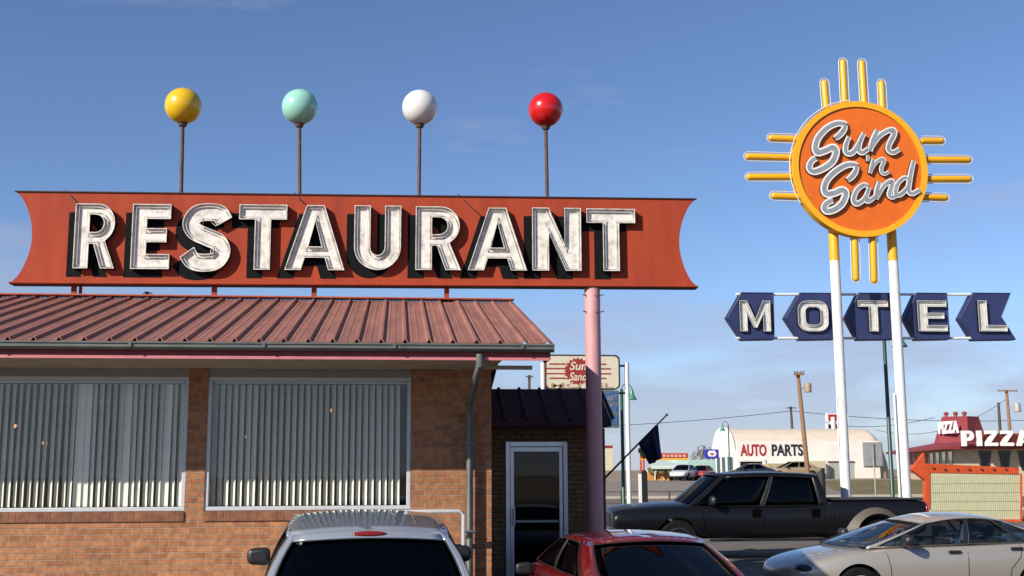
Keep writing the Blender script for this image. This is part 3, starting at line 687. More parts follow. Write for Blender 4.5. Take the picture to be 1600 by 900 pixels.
for ch, poly, lx0, lx1 in PAN:
    L = [m2(x, y, dP+0.02) for x, y in poly]
    bm = BM(); prism(bm, F2, [L], dP-0.24, dP+0.02); pn = obj('arrow_panel', bm, NAVY, MS)
    bm = BM(); li = inset(orient([L])[0], 0.02); tube(bm, [F2.p(x, y, dP+0.022) for x, y in li], 0.013, 6, closed=True); obj('edge_trim', bm, NAVY, pn)
    gl, gw = GL(ch, 0.225 if ch != 'M' else 0.22); a = m2(lx0, 517.5, dP+0.1); e = m2(lx1, 470, dP+0.1)
    LL = xf(gl, a[0], a[1], (e[0]-a[0])/gw, e[1]-a[1]); bm = BM(); channel(bm, F2, LL, dP+0.021, dP+0.11, dP+0.05, 0.014)
    lt = obj('letter', bm, [mat('cream_channel', (0.78, 0.77, 0.72), rough=0.35, metal=0.2, col2=(0.48, 0.46, 0.42), scale=6, thr=(.45, .8)), BLACKP], MS); lt['label'] = 'cream channel letter ' + ch
    bm = BM()
    for q in orient(LL): tube(bm, [F2.p(x, y, dP+0.075) for x, y in inset(q, 0.045)], 0.008, 6, closed=True)
    obj('neon_tube', bm, NEON, lt)
# script lettering: strokes in pixels of the photograph, laid on the sun's face
def stroke(pts, wf, idx, parent_letter, ms):
    pass
# each letter: list of strokes (points in photo px), width px
z = 943/220.0
def zp(pts): return [(1240+x/z, 160+y/z) for x, y in pts]
SCR = {
 'S1': [([(352, 150), (335, 142), (290, 140), (225, 170), (165, 235), (145, 300), (160, 335), (215, 320), (265, 300), (285, 330), (260, 395), (200, 440), (140, 462), (108, 445), (108, 415), (128, 385), (152, 372)], 40), ([(348, 150), (335, 185), (305, 220), (276, 242)], 34)],
 'u': [([(372, 228), (350, 285), (350, 330), (378, 342), (412, 318), (440, 270), (470, 210)], 32), ([(470, 205), (442, 270), (436, 318), (462, 335), (500, 310)], 32)],
 'n1': [([(562, 185), (535, 250), (510, 325)], 36), ([(520, 300), (570, 230), (625, 192), (668, 185), (672, 215), (640, 280), (636, 318), (665, 335), (710, 312)], 32)],
 'ap': [([(492, 352), (498, 370), (496, 395)], 18)],
 'n2': [([(536, 378), (526, 420), (512, 475)], 24), ([(520, 450), (555, 400), (592, 378), (606, 390), (588, 435), (590, 468), (612, 478), (640, 462)], 22)],
 'S2': [([(425, 425), (400, 415), (345, 422), (275, 465), (220, 525), (205, 580), (222, 612), (275, 605), (325, 585), (350, 610), (325, 675), (275, 715), (225, 728), (205, 710), (212, 685), (240, 662), (265, 655)], 40), ([(425, 425), (412, 465), (385, 500), (360, 520)], 34)],
 'a': [([(500, 560), (470, 552), (425, 585), (402, 640), (412, 675), (440, 672), (478, 640), (510, 565)], 30), ([(508, 570), (488, 625), (490, 660), (520, 650), (545, 630)], 28)],
 'n3': [([(575, 530), (560, 590), (550, 650)], 32), ([(556, 640), (600, 565), (640, 530), (662, 530), (650, 580), (640, 620), (662, 635), (690, 620)], 28)],
 'd': [([(770, 510), (740, 505), (700, 540), (682, 590), (692, 618), (722, 612), (762, 570), (785, 520)], 28), ([(805, 390), (790, 450), (775, 530), (770, 590), (795, 610), (845, 585)], 30)],
}
dF = 0.262
for key, strokes in SCR.items():
    bm = BM()
    for i, (pts, wpx) in enumerate(strokes):
        P = [m2(x, y, dF+0.09) for x, y in zp(pts)]
        wm = wpx/z/64.3*1.42; e_ = 0.0035*i
        taper = lambda t, w_=wm: w_*(0.78+0.22*math.sin(math.pi*t))
        def capped(P, wf, n=5):
            cpts = catmull([Vector((p[0], p[1])) for p in P], n); m = len(cpts); A, B = [], []
            for j, p in enumerate(cpts):
                d = (cpts[min(j+1, m-1)]-cpts[max(j-1, 0)]).normalized(); nn = Vector((-d.y, d.x)); h = wf(j/(m-1))/2
                A.append(p+nn*h); B.append(p-nn*h)
                if j == 0: d0 = d
            return cpts, A, B
        def strip(wf, d0_, d1_, mi_top, mi_side):
            cc, A, B = capped(P, wf)
            va = [bm.verts.new(F2.p(p.x, p.y, d1_)) for p in A]; vb = [bm.verts.new(F2.p(p.x, p.y, d1_)) for p in B]
            wa = [bm.verts.new(F2.p(p.x, p.y, d0_)) for p in A]; wb = [bm.verts.new(F2.p(p.x, p.y, d0_)) for p in B]
            for j in range(len(va)-1):
                f = bm.faces.new((va[j], va[j+1], vb[j+1], vb[j])); f.material_index = mi_top
                f = bm.faces.new((va[j], wa[j], wa[j+1], va[j+1])); f.material_index = mi_side
                f = bm.faces.new((vb[j+1], wb[j+1], wb[j], vb[j])); f.material_index = mi_side
            for j in (0, -1):
                f = bm.faces.new((va[j], vb[j], wb[j], wa[j])); f.material_index = mi_side
        strip(taper, dF+0.001, dF+0.085+e_, 0, 2)
        wi = wm
        strip(lambda t: (wi*(0.78+0.22*math.sin(math.pi*t)))*(0.56), dF+0.085+e_, dF+0.091+e_, 1, 1)
    lt = obj('script_letter', bm, [WHITEL, SILVL, BROWNS], MS)

# ================================================================== STREET LAMPS (green bell lamps)
def street_lamp(px, py_top, Y, side, label, h_px=None, rad=0.06, sc_=1.0):
    """px,py_top: where the gooseneck crest shows; the post stands below it"""
    g0 = at(px, 760, Y).x; top = at(px, py_top, Y).z; gz = ground_z(Y)
    t = thing('street_lamp', label, 'street lamp', (g0, Y, gz), group='green bell street lamps along the road')
    bm = BM(); tube(bm, [(g0, Y, gz), (g0, Y, gz+0.5), (g0, Y, gz+0.55), (g0, Y, top-0.3*sc_)], [rad*1.9, rad*1.6, rad, rad*0.8], 12)
    for z in (gz+0.1, gz+0.55): lathe(bm, [(rad*2.2, z-0.04), (rad*2.3, z), (rad*2.0, z+0.04)], (g0, Y, 0), 12)
    obj('post', bm, GREENM, t, smooth=True)
    bm = BM(); w_ = 0.62*sc_*side; pts = [(g0, Y, top-0.35*sc_)]+[(g0+w_/2-w_/2*math.cos(math.pi*k/8), Y, top-0.3*sc_+0.32*sc_*math.sin(math.pi*k/8)) for k in range(9)]
    tube(bm, pts, 0.025*sc_, 8); obj('arm', bm, GREENM, t, smooth=True)
    bm = BM(); cx = g0+w_; cz = top-0.30*sc_
    lathe(bm, [(0.03*sc_, cz+0.02), (0.09*sc_, cz-0.06*sc_), (0.12*sc_, cz-0.22*sc_), (0.17*sc_, cz-0.40*sc_), (0.29*sc_, cz-0.60*sc_), (0.31*sc_, cz-0.64*sc_), (0.27*sc_, cz-0.63*sc_), (0.1*sc_, cz-0.3*sc_)], (cx, Y, 0), 18)
    obj('bell_shade', bm, GREENB, t, smooth=True)
street_lamp(1394, 505, 30.5, 1, 'green bell street lamp whose post rises just left of the right white motel sign pole', sc_=0.7)
street_lamp(974, 600, 34.0, 1, 'green bell street lamp behind the entrance wing, beside the thin white post', sc_=0.5)
street_lamp(1141, 659, 72.5, -1, 'distant green bell street lamp in front of the white auto parts building gable', rad=0.05, sc_=0.62)

# ================================================================== CABINET SIGN behind the wing
YC = 32.0
Fc = Frame(at(905, 600, YC), (1, 0, 0), (0, 0, 1), (0, -1, 0))
def cpx(px, py, d=0.0): return Fc.px(px, py, d)
CS = thing('cabinet_sign', 'cream rounded cabinet sign with red sun emblem, between two thin white posts', 'sign', (Fc.O.x, YC, 0))
a = cpx(855, 665); e = cpx(966, 557)
def rrect(x0, y0, x1, y1, r, n=6):
    return arc(x1-r, y1-r, r, r, 0, 90, n)+arc(x0+r, y1-r, r, r, 90, 180, n)+arc(x0+r, y0+r, r, r, 180, 270, n)+arc(x1-r, y0+r, r, r, 270, 360, n)
CREAM = mat('cream_sign_face', (0.70, 0.64, 0.50), rough=0.35, var=0.12, scale=3)
bm = BM(); mid = cpx(855, 608)[1]
prism(bm, Fc, [rrect(a[0]-0.05, mid, e[0]+0.05, e[1]+0.05, 0.15)], -0.36, -0.02); cab = obj('cabinet', bm, mat('dark_bronze_trim', (0.07, 0.05, 0.04), rough=0.5, var=0.2), CS)
bm = BM(); prism(bm, Fc, [rrect(a[0], mid+0.03, e[0], e[1], 0.13)], -0.02, 0.0); obj('sign_face', bm, CREAM, CS)
MRED = mat('dark_red_emblem', (0.33, 0.03, 0.02), rough=0.5, var=0.2)
ec = cpx(903, 580); er = 22/56.25
bm = BM(); n = 40
prism(bm, Fc, [[(ec[0]+er*(0.86 if k % 2 else 1.0)*math.cos(2*math.pi*k/n), ec[1]+er*(0.86 if k % 2 else 1.0)*math.sin(2*math.pi*k/n)) for k in range(n)]], 0.001, 0.006)
for sx in (-1, 1):
    for k, (yy, ln) in enumerate(((0.2, 0.42), (0.07, 0.55), (-0.07, 0.55), (-0.2, 0.42))):
        x0 = ec[0]+sx*er*0.85; x1 = ec[0]+sx*(er+ln); prism(bm, Fc, [[(min(x0, x1), ec[1]+yy-0.02), (max(x0, x1), ec[1]+yy-0.02), (max(x0, x1), ec[1]+yy+0.02), (min(x0, x1), ec[1]+yy+0.02)]], 0.001, 0.0045)
obj('sun_emblem', bm, MRED, CS)
bm = text_bm('Sun', Fc, ec[0]-0.24, ec[0]+0.22, ec[1]+0.03, ec[1]+0.27, 0.006, 0.009, 0.02, shear=0.25); bm = text_bm('Sand', Fc, ec[0]-0.26, ec[0]+0.22, ec[1]-0.27, ec[1]-0.03, 0.006, 0.009, 0.02, bm=bm, shear=0.25)
obj('emblem_lettering', bm, CREAM, CS)
bm = text_bm('MOTEL', Fc, a[0]+0.12, e[0]-0.15, mid+0.04, mid+0.17, 0.001, 0.004, 0.01); obj('lettering', bm, mat('tan_sign_letters', (0.40, 0.22, 0.12), rough=0.5), CS)
p0, p1 = cpx(944, 668), cpx(967, 610)
bm = BM(); prism(bm, Fc, [[(p0[0]-1.6, p0[1]), (p1[0], p0[1]), (p1[0], p1[1]), (p0[0]-1.6, p1[1])]], -0.3, -0.03); obj('lower_panel', bm, mat('dull_blue_grey', (0.05, 0.10, 0.15), rough=0.5, col2=(0.14, 0.17, 0.18), scale=3), CS)
bm = BM()
for k in range(3):
    zb_ = p0[1]+(p1[1]-p0[1])*(0.08+0.32*k); prism(bm, Fc, [[(p0[0]-1.5, zb_), (p1[0]-0.05, zb_), (p1[0]-0.05, zb_+0.24), (p0[0]-1.5, zb_+0.24)]], -0.029, -0.02)
obj('info_panel', bm, mat('blue_info_panel', (0.03, 0.12, 0.28), rough=0.5, col2=(0.30, 0.22, 0.18), scale=5, thr=(.5, .6)), CS)
for px in (849.5, 981):
    q = cpx(px, 566); bm = BM(); X = Fc.p(q[0], 0).x; tube(bm, [(X, YC+0.18, 0), (X, YC+0.18, Fc.p(0, q[1]).z)], 0.065, 12); obj('post', bm, WHITEP, CS, smooth=True)
bm = BM()
for py in (571, 614): z_ = at(850, py, YC+0.18).z; tube(bm, [(at(849.5, py, YC).x, YC+0.18, z_), (at(981, py, YC).x, YC+0.18, z_)], 0.03, 8)
obj('bracket', bm, BLKPL, CS)

# ================================================================== FLAG on the wing's corner
YF = YA-0.05
pA, pB = at(944, 748, YF), at(1042, 648, YF-0.5)
T = thing('flag', 'dark navy flag on a slanted black staff at the entrance wing corner', 'flag', tuple(pA))
bm = BM(); tube(bm, [pA, pB], [0.016, 0.012], 8); sphere(bm, pB, 0.02, 8, 6); obj('staff', bm, BLKPL, T, smooth=True)
bm = BM(); box(bm, pA.x-0.06, pA.x+0.02, pA.y-0.03, pA.y+0.03, pA.z-0.05, pA.z+0.05); obj('bracket', bm, BLKPL, T)
fa = pA.lerp(pB, 0.86); fb = pA.lerp(pB, 0.55); bm = BM(); n, m = 10, 16; gq = []
c0, c1 = at(1034, 716, YF-0.45), at(1016, 726, YF-0.35)
for i in range(n+1):
    u = i/n; row = []
    for j in range(m+1):
        v = j/m; topp = fa.lerp(fb, u); bot = c0.lerp(c1, u); p = topp.lerp(bot, v)
        p = p + Vector((0.012*math.sin(9*u+2*v)*v, 0.05*math.sin(14*u+1.5*v)*min(1, v*2), 0)); row.append(bm.verts.new(p))
    gq.append(row)
for i in range(n):
    for j in range(m): bm.faces.new((gq[i][j], gq[i+1][j], gq[i+1][j+1], gq[i][j+1]))
fl = obj('cloth', bm, mat('navy_flag_cloth', (0.016, 0.014, 0.06), rough=0.8, var=0.3, scale=8), T, smooth=True)
md = fl.modifiers.new('solid', 'SOLIDIFY'); md.thickness = 0.004
bm = BM(); d0 = at(1000, 706, YF-0.3)
for k, (px, py) in enumerate(((1000, 704), (1003, 709), (1006, 713))): sphere(bm, at(px, py, YF-0.32), 0.03, 10, 8, sc_=(1, .5, 1.4))
obj('tassel', bm, mat('gold_green_tassel', (0.35, 0.26, 0.05), rough=0.7, col2=(0.05, 0.16, 0.08), scale=20), T, smooth=True)

# ================================================================== UTILITY POLES AND WIRES
def upole(px, py, pxb, Y, h_r, label, m_, arm=0.9, trans=None, group='wooden utility poles', low=None, armdz=0.25):
    top = at(px, py, Y); bas = at(pxb, 760, Y); gz = ground_z(Y); B = Vector((bas.x, Y, gz))
    t = thing('utility_pole', label, 'utility pole', tuple(B), group=group)
    bm = BM(); tube(bm, [B, top], [h_r*1.25, h_r*0.85], 10); obj('pole', bm, m_, t, smooth=True)
    if arm:
        bm = BM(); d = Vector((1, 0, 0)); A = top-Vector((0, 0, armdz)); box(bm, A.x-arm, A.x+arm, Y-0.14-h_r, Y-h_r+0.02, A.z-0.07, A.z+0.07); ca = obj('crossarm', bm, m_, t)
        bm = BM()
        for s_ in (-0.92, -0.4, 0.4, 0.92): lathe(bm, [(0.03, 0.07), (0.045, 0.10), (0.03, 0.14), (0.035, 0.17), (0.01, 0.19)], (A.x+s_*arm, Y-0.1-h_r, A.z), 8)
        obj('insulator', bm, mat('brown_insulator', (0.10, 0.07, 0.06), rough=0.3, var=0.2), ca)
    if trans:
        tx, tz, r, m2_ = trans; bm = BM(); lathe(bm, [(r*0.9, -r*1.3), (r, -r*1.2), (r, r*1.1), (r*0.8, r*1.4), (0.03, r*1.5)], (top.x+tx, Y-h_r-r*0.5, top.z+tz), 14); box(bm, min(top.x, top.x+tx), max(top.x, top.x+tx), Y-h_r-0.05, Y-h_r+0.02, top.z+tz-0.04, top.z+tz+0.04); obj('transformer', bm, m2_, t, smooth=True)
    return top
GREYT = mat('grey_transformer', (0.38, 0.38, 0.37), rough=0.5, var=0.2); TANT = mat('tan_transformer', (0.36, 0.27, 0.17), rough=0.6, var=0.2)
t1 = upole(1246.5, 582, 1265.5, 66.0, 0.125, 'tall brown leaning utility pole in front of the AUTO PARTS lettering', WOOD, arm=0.30, trans=(0.50, -0.92, 0.20, TANT), armdz=0.1)
t2 = upole(1235.5, 635, 1243, 170.0, 0.2, 'small distant utility pole with crossarm rising above the white auto parts roof', WOODD, arm=0.75)
t3 = upole(1572.5, 609, 1585, 135.0, 0.2, 'utility pole with wide crossarm and grey transformer above the PIZZA letters', WOOD, arm=1.25, trans=(1.0, -2.2, 0.42, GREYT), armdz=0.15)
t4 = upole(1560, 629, 1568, 120.0, 0.17, 'bare leaning wooden pole without crossarm just left of the transformer pole', WOODD, arm=0)
t5 = upole(827, 586, 827, 150.0, 0.2, 'small distant utility pole seen between the brick wall and the cream cabinet sign', WOODD, arm=0.5)
def wire(label, pa, pb, sag, r=0.035):
    bm = BM(); pts = [pa.lerp(pb, k/16)-Vector((0, 0, sag*4*(k/16)*(1-k/16))) for k in range(17)]; tube(bm, pts, r, 5)
    o = obj('power_line', bm, WIRE, None, smooth=True, loc=tuple(pa)); props(o, label, 'power line', 'power lines strung between the poles')
wire('power line rising from behind the flag to the small distant pole', at(700, 668, 172), at(1236, 642, 170), 0.9, 0.045)
wire('power line from the small distant pole past the white motel posts to the right', at(1236, 642, 170), at(1640, 655, 172), 0.8, 0.045)
wire('short power line running from the right white post up toward the pizza roof', at(1300, 664, 140), at(1460, 652, 138), 0.6)
wire('lower power line passing over the pizza restaurant roof', at(1370, 672, 150), at(1575, 622, 135), 2.0)

# ================================================================== AUTO PARTS BUILDING (quonset)
YQ = 110.0; gz = 1.0
qx0, qx1 = at(1151, 720, YQ).x, at(1396, 720, YQ).x; qw = 8.6; apex = at(1131, 670, YQ+qw/2).z-gz
QW = mat('white_quonset_paint', (0.85, 0.82, 0.76), rough=0.6, var=0.1, scale=0.6)
QR = mat('cream_barrel_roof', (0.70, 0.60, 0.47), rough=0.6, var=0.12, scale=0.8, stretch=(1, 3, 1))
AB = thing('auto_parts_building', 'white barrel roofed building with AUTO PARTS in red and black letters on its long side', 'building', (qx0, YQ, gz))
def arch(n=22, w_=qw, h=apex, ex=2.5):
    o = []
    for k in range(n+1):
        a = math.pi*k/n; cx = -math.cos(a); sx = math.sin(a)
        o.append((w_/2+w_/2*math.copysign(abs(cx)**(2/ex), cx), h*abs(sx)**(2/ex)))
    return o
prof = arch(); bm = BM(); rows = []
Lq = qx1-qx0
for i in range(60+1):
    x = qx0+Lq*i/60; k = 1.0
    over = (x-(qx1-1.8))/1.8
    if over > 0: k = max(0.02, (1-min(1, over)**2.4))**(1/2.4)
    rows.append([bm.verts.new((x, YQ+p[0] if k == 1 else YQ+qw/2+(p[0]-qw/2)*(0.6+0.4*k), gz+p[1]*(k if p[1] > 0 else 1))) for p in prof])
for a, c_ in zip(rows, rows[1:]):
    for j in range(len(prof)-1): bm.faces.new((a[j], a[j+1], c_[j+1], c_[j]))
for rr2 in (rows[-1],): bm.faces.new(rr2)
obj('barrel_roof', bm, QR, AB, smooth=True)
bm = BM(); fg = Frame((qx0-0.15, YQ, gz), (0, 1, 0), (0, 0, 1), (-1, 0, 0)); prism(bm, fg, [[(-0.1+(p[0])*(1+0.2/qw), p[1]*1.03) for p in prof]], -0.16, 0.0); gw_ = obj('gable_wall', bm, QW, AB)
Fq = Frame((qx0, YQ-0.25, gz), (1, 0, 0), (0, 0, 1), (0, -1, 0))
bm = BM(); zt = Fq.px(1200, 689)[1]; prism(bm, Fq, [[(0, 0), (Lq-1.5, 0), (Lq-1.5, zt), (0, zt)]], -0.4, 0.0); obj('front_wall', bm, QW, AB)
AR = mat('red_painted_letters', (0.42, 0.02, 0.025), rough=0.6, var=0.15); AK = mat('black_painted_letters', (0.02, 0.02, 0.03), rough=0.6, var=0.2)
u0, v0 = Fq.px(1157, 712.5); u1, v1 = Fq.px(1197, 694); bm = text_bm('AUTO', Fq, u0, u1, v0, v1, 0.005, 0.04, 0.03); obj('red_lettering', bm, AR, AB)
u0, v0 = Fq.px(1206, 712.5); u1, v1 = Fq.px(1254, 694); bm = text_bm('PARTS', Fq, u0, u1, v0, v1, 0.005, 0.04, 0.03); obj('black_lettering', bm, AK, AB)
def rect(fr, x0, y0, x1, y1, d0, d1, nm, m_, par):
    a = fr.px(x0, y1, d1); e = fr.px(x1, y0, d1); bm = BM(); prism(bm, fr, [[(a[0], a[1]), (e[0], a[1]), (e[0], e[1]), (a[0], e[1])]], d0, d1); return obj(nm, bm, m_, par)
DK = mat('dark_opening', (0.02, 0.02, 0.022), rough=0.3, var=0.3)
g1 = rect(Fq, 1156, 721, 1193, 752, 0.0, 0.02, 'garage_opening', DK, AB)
for k, (x0, x1) in enumerate(((1153, 1156.4), (1192.6, 1196))): rect(Fq, x0, 719, x1, 752, 0.0, 0.12, 'door_post', QW, AB)
rect(Fq, 1153, 717.5, 1196, 721.2, 0.0, 0.14, 'lintel', QW, AB)
rect(Fq, 1166, 725, 1174, 735, 0.02, 0.05, 'round_poster', mat('poster_white', (0.7, 0.7, 0.68), rough=0.6, var=0.2), AB)
rect(Fq, 1199, 724, 1258, 731, 0.02, 1.2, 'awning', mat('tan_awning', (0.50, 0.40, 0.24), rough=0.7, var=0.2), AB)
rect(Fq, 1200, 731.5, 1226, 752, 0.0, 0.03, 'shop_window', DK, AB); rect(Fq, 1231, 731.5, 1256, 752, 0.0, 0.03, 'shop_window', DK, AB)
rect(Fq, 1227, 731.5, 1230.5, 752, 0.0, 0.12, 'door_post', QW, AB)
rect(Fq, 1258, 720, 1290, 740, 0.0, 0.9, 'annex', mat('tan_annex', (0.60, 0.52, 0.36), rough=0.7, var=0.15), AB)
dd = rect(Fq, 1296, 722, 1334, 752, 0.0, 0.03, 'garage_door', mat('pale_green_grey_door', (0.42, 0.46, 0.40), rough=0.6, var=0.2), AB)
rect(Fq, 1293.5, 720.5, 1335, 722.5, 0.0, 0.1, 'door_lintel', mat('maroon_lintel', (0.12, 0.03, 0.03), rough=0.6, var=0.2), AB)
ld = rect(Fq, 1350, 691, 1378.5, 729, 0.0, 0.12, 'louvre', mat('grey_louvre', (0.25, 0.26, 0.27), rough=0.6, var=0.2), AB)
for k in range(3): rect(Fq, 1351+9.2*k, 692, 1358.5+9.2*k, 728, 0.12, 0.16, 'louvre_panel', mat('grey_louvre_panel', (0.32, 0.33, 0.34), rough=0.6, var=0.2), ld)
# gable front shop windows: a low white lean-to
lx = qx0-0.2
bm = BM(); box(bm, lx-0.7, lx, YQ+0.3, YQ+8.0, gz, gz+2.6); obj('gable_porch', bm, QW, AB)
bm = BM()
for k in range(4): box(bm, lx-0.73, lx-0.71, YQ+0.8+k*1.8, YQ+1.9+k*1.8, gz+0.3, gz+2.1)
for k in range(1): box(bm, lx-0.62, lx-0.12, YQ+0.28, YQ+0.299, gz+0.3, gz+2.1)
obj('porch_window', bm, mat('blue_glass', (0.06, 0.12, 0.16), rough=0.15, var=0.2), AB)

# blue shop sign at the gable, left
Fs = Frame(at(1112, 710, 104), (1, 0, 0), (0, 0, 1), (0, -1, 0)); t = thing('shop_sign', 'small blue and white sign board with a red mark, left of the white gable', 'sign', (Fs.O.x, 104, 1))
rect(Fs, 1101.5, 702, 1123, 716.5, -0.25, 0.0, 'panel', mat('royal_blue', (0.05, 0.04, 0.40), rough=0.5, var=0.15), t)
cx, cy = Fs.px(1112.5, 709); bm = BM(); prism(bm, Fs, [[(cx-0.42, cy), (cx-0.28, cy+0.28), (cx+0.28, cy+0.28), (cx+0.42, cy), (cx+0.28, cy-0.25), (cx-0.28, cy-0.25)]], 0.001, 0.01); obj('white_mark', bm, WHITEL, t)
bm = BM(); prism(bm, Fs, [[(cx-0.25, cy+0.06), (cx+0.25, cy+0.06), (cx, cy-0.18)]], 0.011, 0.018); obj('red_mark', bm, AR, t)
bm = BM(); tube(bm, [(Fs.O.x, 104.12, 1), (Fs.O.x, 104.12, Fs.O.z)], 0.07, 8); obj('post', bm, WHITEP, t, smooth=True)

# red/white stacked sign beyond
Ft = Frame(at(1302, 660, 125), (1, 0, 0), (0, 0, 1), (0, -1, 0)); t = thing('pylon_sign', 'stacked red and black boxes on a white pylon behind left motel pole', 'sign', (Ft.O.x, 125, 1))
bm = BM(); tube(bm, [(Ft.O.x, 125.2, 1), (Ft.O.x, 125.2, Ft.O.z+0.6)], 0.35, 12); obj('pylon', bm, WHITEP, t, smooth=True)
for (y0, y1, nm) in ((646, 659, 'upper_box'), (661.5, 671, 'lower_box')):
    bx2 = rect(Ft, 1292, y0, 1325, y1, -0.4, 0.0, nm, WHITEP, t); rect(Ft, 1294.5, y0+1.5, 1322.5, y1-1.5, 0.001, 0.02, 'red_panel' if y0 < 650 else 'black_panel', AR if y0 < 650 else AK, bx2)
    if y0 > 650: rect(Ft, 1300, y0+3.2, 1316, y1-3.2, 0.021, 0.03, 'red_strip', AR, bx2)

# ================================================================== PIZZA RESTAURANT
PB0 = at(1473, 697, 80); zE = PB0.z
farc = at(1384, 711, 108)
sd = Vector((farc.x-PB0.x, farc.y-PB0.y, 0)); Ls = sd.length; sd.normalize(); fd = Vector((1, -0.02, 0)).normalized(); Wd = 17.0
gz = 0.4
PZ = thing('pizza_restaurant', 'low restaurant with dark red hipped roof, raised cupola and white PIZZA letters', 'building', (PB0.x, PB0.y, gz))
PRED = mat('dark_red_shingle', (0.26, 0.035, 0.045), rough=0.75, var=0.3, scale=2, bump=0.1, bscale=8)
PWALL = mat('cream_stucco', (0.56, 0.46, 0.32), rough=0.85, var=0.12, scale=2)
def PP(u, v, z): q = PB0+sd*u+fd*v; return Vector((q.x, q.y, z))
bm = BM(); wi_ = 1.2
cs = [PP(wi_, wi_, 0), PP(wi_, Wd-wi_, 0), PP(Ls-wi_, Wd-wi_, 0), PP(Ls-wi_, wi_, 0)]
lo = [bm.verts.new((q.x, q.y, 0)) for q in cs]; hi = [bm.verts.new((q.x, q.y, zE+0.05)) for q in cs]
for i in range(4): bm.faces.new((lo[i], lo[(i+1) % 4], hi[(i+1) % 4], hi[i]))
bm.faces.new(hi); obj('wall', bm, PWALL, PZ)
zc = at(1500, 682, 84).z; zct = at(1505, 651, 87).z
cu, cv = 5.0, 2.6; cl, cw = 5.2, 2.9
bm = BM()
e0 = [PP(0, 0, zE), PP(0, Wd, zE), PP(Ls, Wd, zE), PP(Ls, 0, zE)]
def quadring(bm, a, b):
    A = [bm.verts.new(q) for q in a]; B = [bm.verts.new(q) for q in b]
    for i in range(4): bm.faces.new((A[i], A[(i+1) % 4], B[(i+1) % 4], B[i]))
    return A, B
cb0 = [PP(cu, cv, zc), PP(cu, Wd-cv-4, zc), PP(cu+cl*2, Wd-cv-4, zc), PP(cu+cl*2, cv, zc)]
cpl = at(1463, 689, 86); cpr = at(1537, 680, 86)
cbx0, cbx1 = at(1462, 690, 85).x, at(1541, 680, 85).x; ctx0, ctx1 = at(1471, 655, 85).x, at(1529, 650, 85).x
zcb = at(1500, 686, 85).z; zct = at(1500, 651.5, 85).z
cyl0 = 84.0
cb0 = [Vector((cbx0+2.0, cyl0, zcb)), Vector((cbx1, cyl0+0.6, zcb)), Vector((cbx1+1.6, cyl0+7, zcb)), Vector((cbx0, cyl0+6, zcb-0.1))]
cb0 = [Vector((at(1513, 686, 83).x, 83.0, zcb-0.25)), Vector((at(1541, 680, 84).x, 84.0, zcb-0.1)), Vector((at(1543, 680, 84).x, 90.0, zcb)), Vector((at(1459, 689, 86.3).x, 86.3, zcb-0.3))]
ct0 = [Vector((at(1511, 650, 83.6).x, 83.6, zct)), Vector((at(1529, 650, 84.4).x, 84.4, zct)), Vector((at(1530, 650, 84.4).x, 89.0, zct)), Vector((at(1472, 652, 86.6).x, 86.6, zct+0.1))]
A, B_ = quadring(bm, e0, [cb0[0], cb0[1], cb0[2], cb0[3]])
e1 = [PP(0, 0, zE-0.22), PP(0, Wd, zE-0.22), PP(Ls, Wd, zE-0.22), PP(Ls, 0, zE-0.22)]
quadring(bm, e0, e1); bm.faces.new([bm.verts.new(q) for q in e1])
obj('roof', bm, PRED, PZ)
bm = BM(); A, B_ = quadring(bm, cb0, ct0); bm.faces.new(B_)
cp = obj('cupola', bm, PRED, PZ)
bm = BM()
for k in range(3):
    q = ct0[3].lerp(ct0[0], (0.12, 0.5, 0.85)[k]); lathe(bm, [(0.12, -0.1), (0.12, 0.12), (0.19, 0.16), (0.19, 0.28), (0.08, 0.36)], q+Vector((0.15, 0.1, 0)), 10)
obj('roof_vent', bm, MRED, cp, smooth=True)
# lettering on the cupola's left face
dl = (ct0[0]-ct0[3]); dl.z = 0; fz = Frame(ct0[3].lerp(cb0[3], 0.5), dl, (0, 0, 1), Vector((dl.y, -dl.x, 0)))
pc = fz.O; nn = Vector((dl.y, -dl.x, 0)).normalized()
aa = fz.uv(on_plane(1466, 678, pc+nn*0.5, nn)); ee = fz.uv(on_plane(1496.5, 657, pc+nn*0.5, nn))
bm = text_bm('PIZZA', fz, aa[0], ee[0], aa[1], ee[1], 0.42, 0.5, 0.05); obj('lettering', bm, WHITEL, cp)
fp = Frame(PB0+fd*0+Vector((0, -0.35, 0)), fd, (0, 0, 1), (0, -1, 0))
aa = fp.px(1502, 697); ee = fp.px(1607, 673)
pw = (ee[0]-aa[0])/5.25
PL = {'P': [[(0, 0), (.24, 0), (.24, .34), (.42, .34)]+arc(.42, .67, .32, .33, -90, 90, 10)+[(0, 1)], [(.24, .54), (.24, .80), (.38, .80)]+arc(.38, .67, .13, .13, 90, -90, 6)],
      'I': [[(.0, 0), (.25, 0), (.25, 1), (0, 1)]], 'Z': [[(0, 0), (.78, 0), (.78, .22), (.33, .22), (.76, .80), (.76, 1), (.04, 1), (.04, .78), (.44, .78), (0, .20)]], 'A': GL('A', .24)[0]}
LW = {'P': .74, 'I': .25, 'Z': .78, 'A': .94}; tot = sum(LW[k] for k in 'PIZZA')+4*.24; uu = aa[0]; sx = (ee[0]-aa[0])/tot
for ch in 'PIZZA':
    bm = BM(); prism(bm, fp, xf(PL[ch], uu, aa[1], sx, ee[1]-aa[1]), 0.0, 0.28); uu += (LW[ch]+.24)*sx; lt = obj('roof_letter', bm, WHITEL, PZ); lt['label'] = 'white block letter ' + ch
bm = BM(); q0 = fp.p(aa[0]-0.2, aa[1], -0.1); q1 = fp.p(uu, aa[1], -0.1); tube(bm, [q0+Vector((0, 0, 0.1)), q1+Vector((0, 0, 0.1))], 0.05, 6)
obj('letter_rail', bm, MRED, PZ)
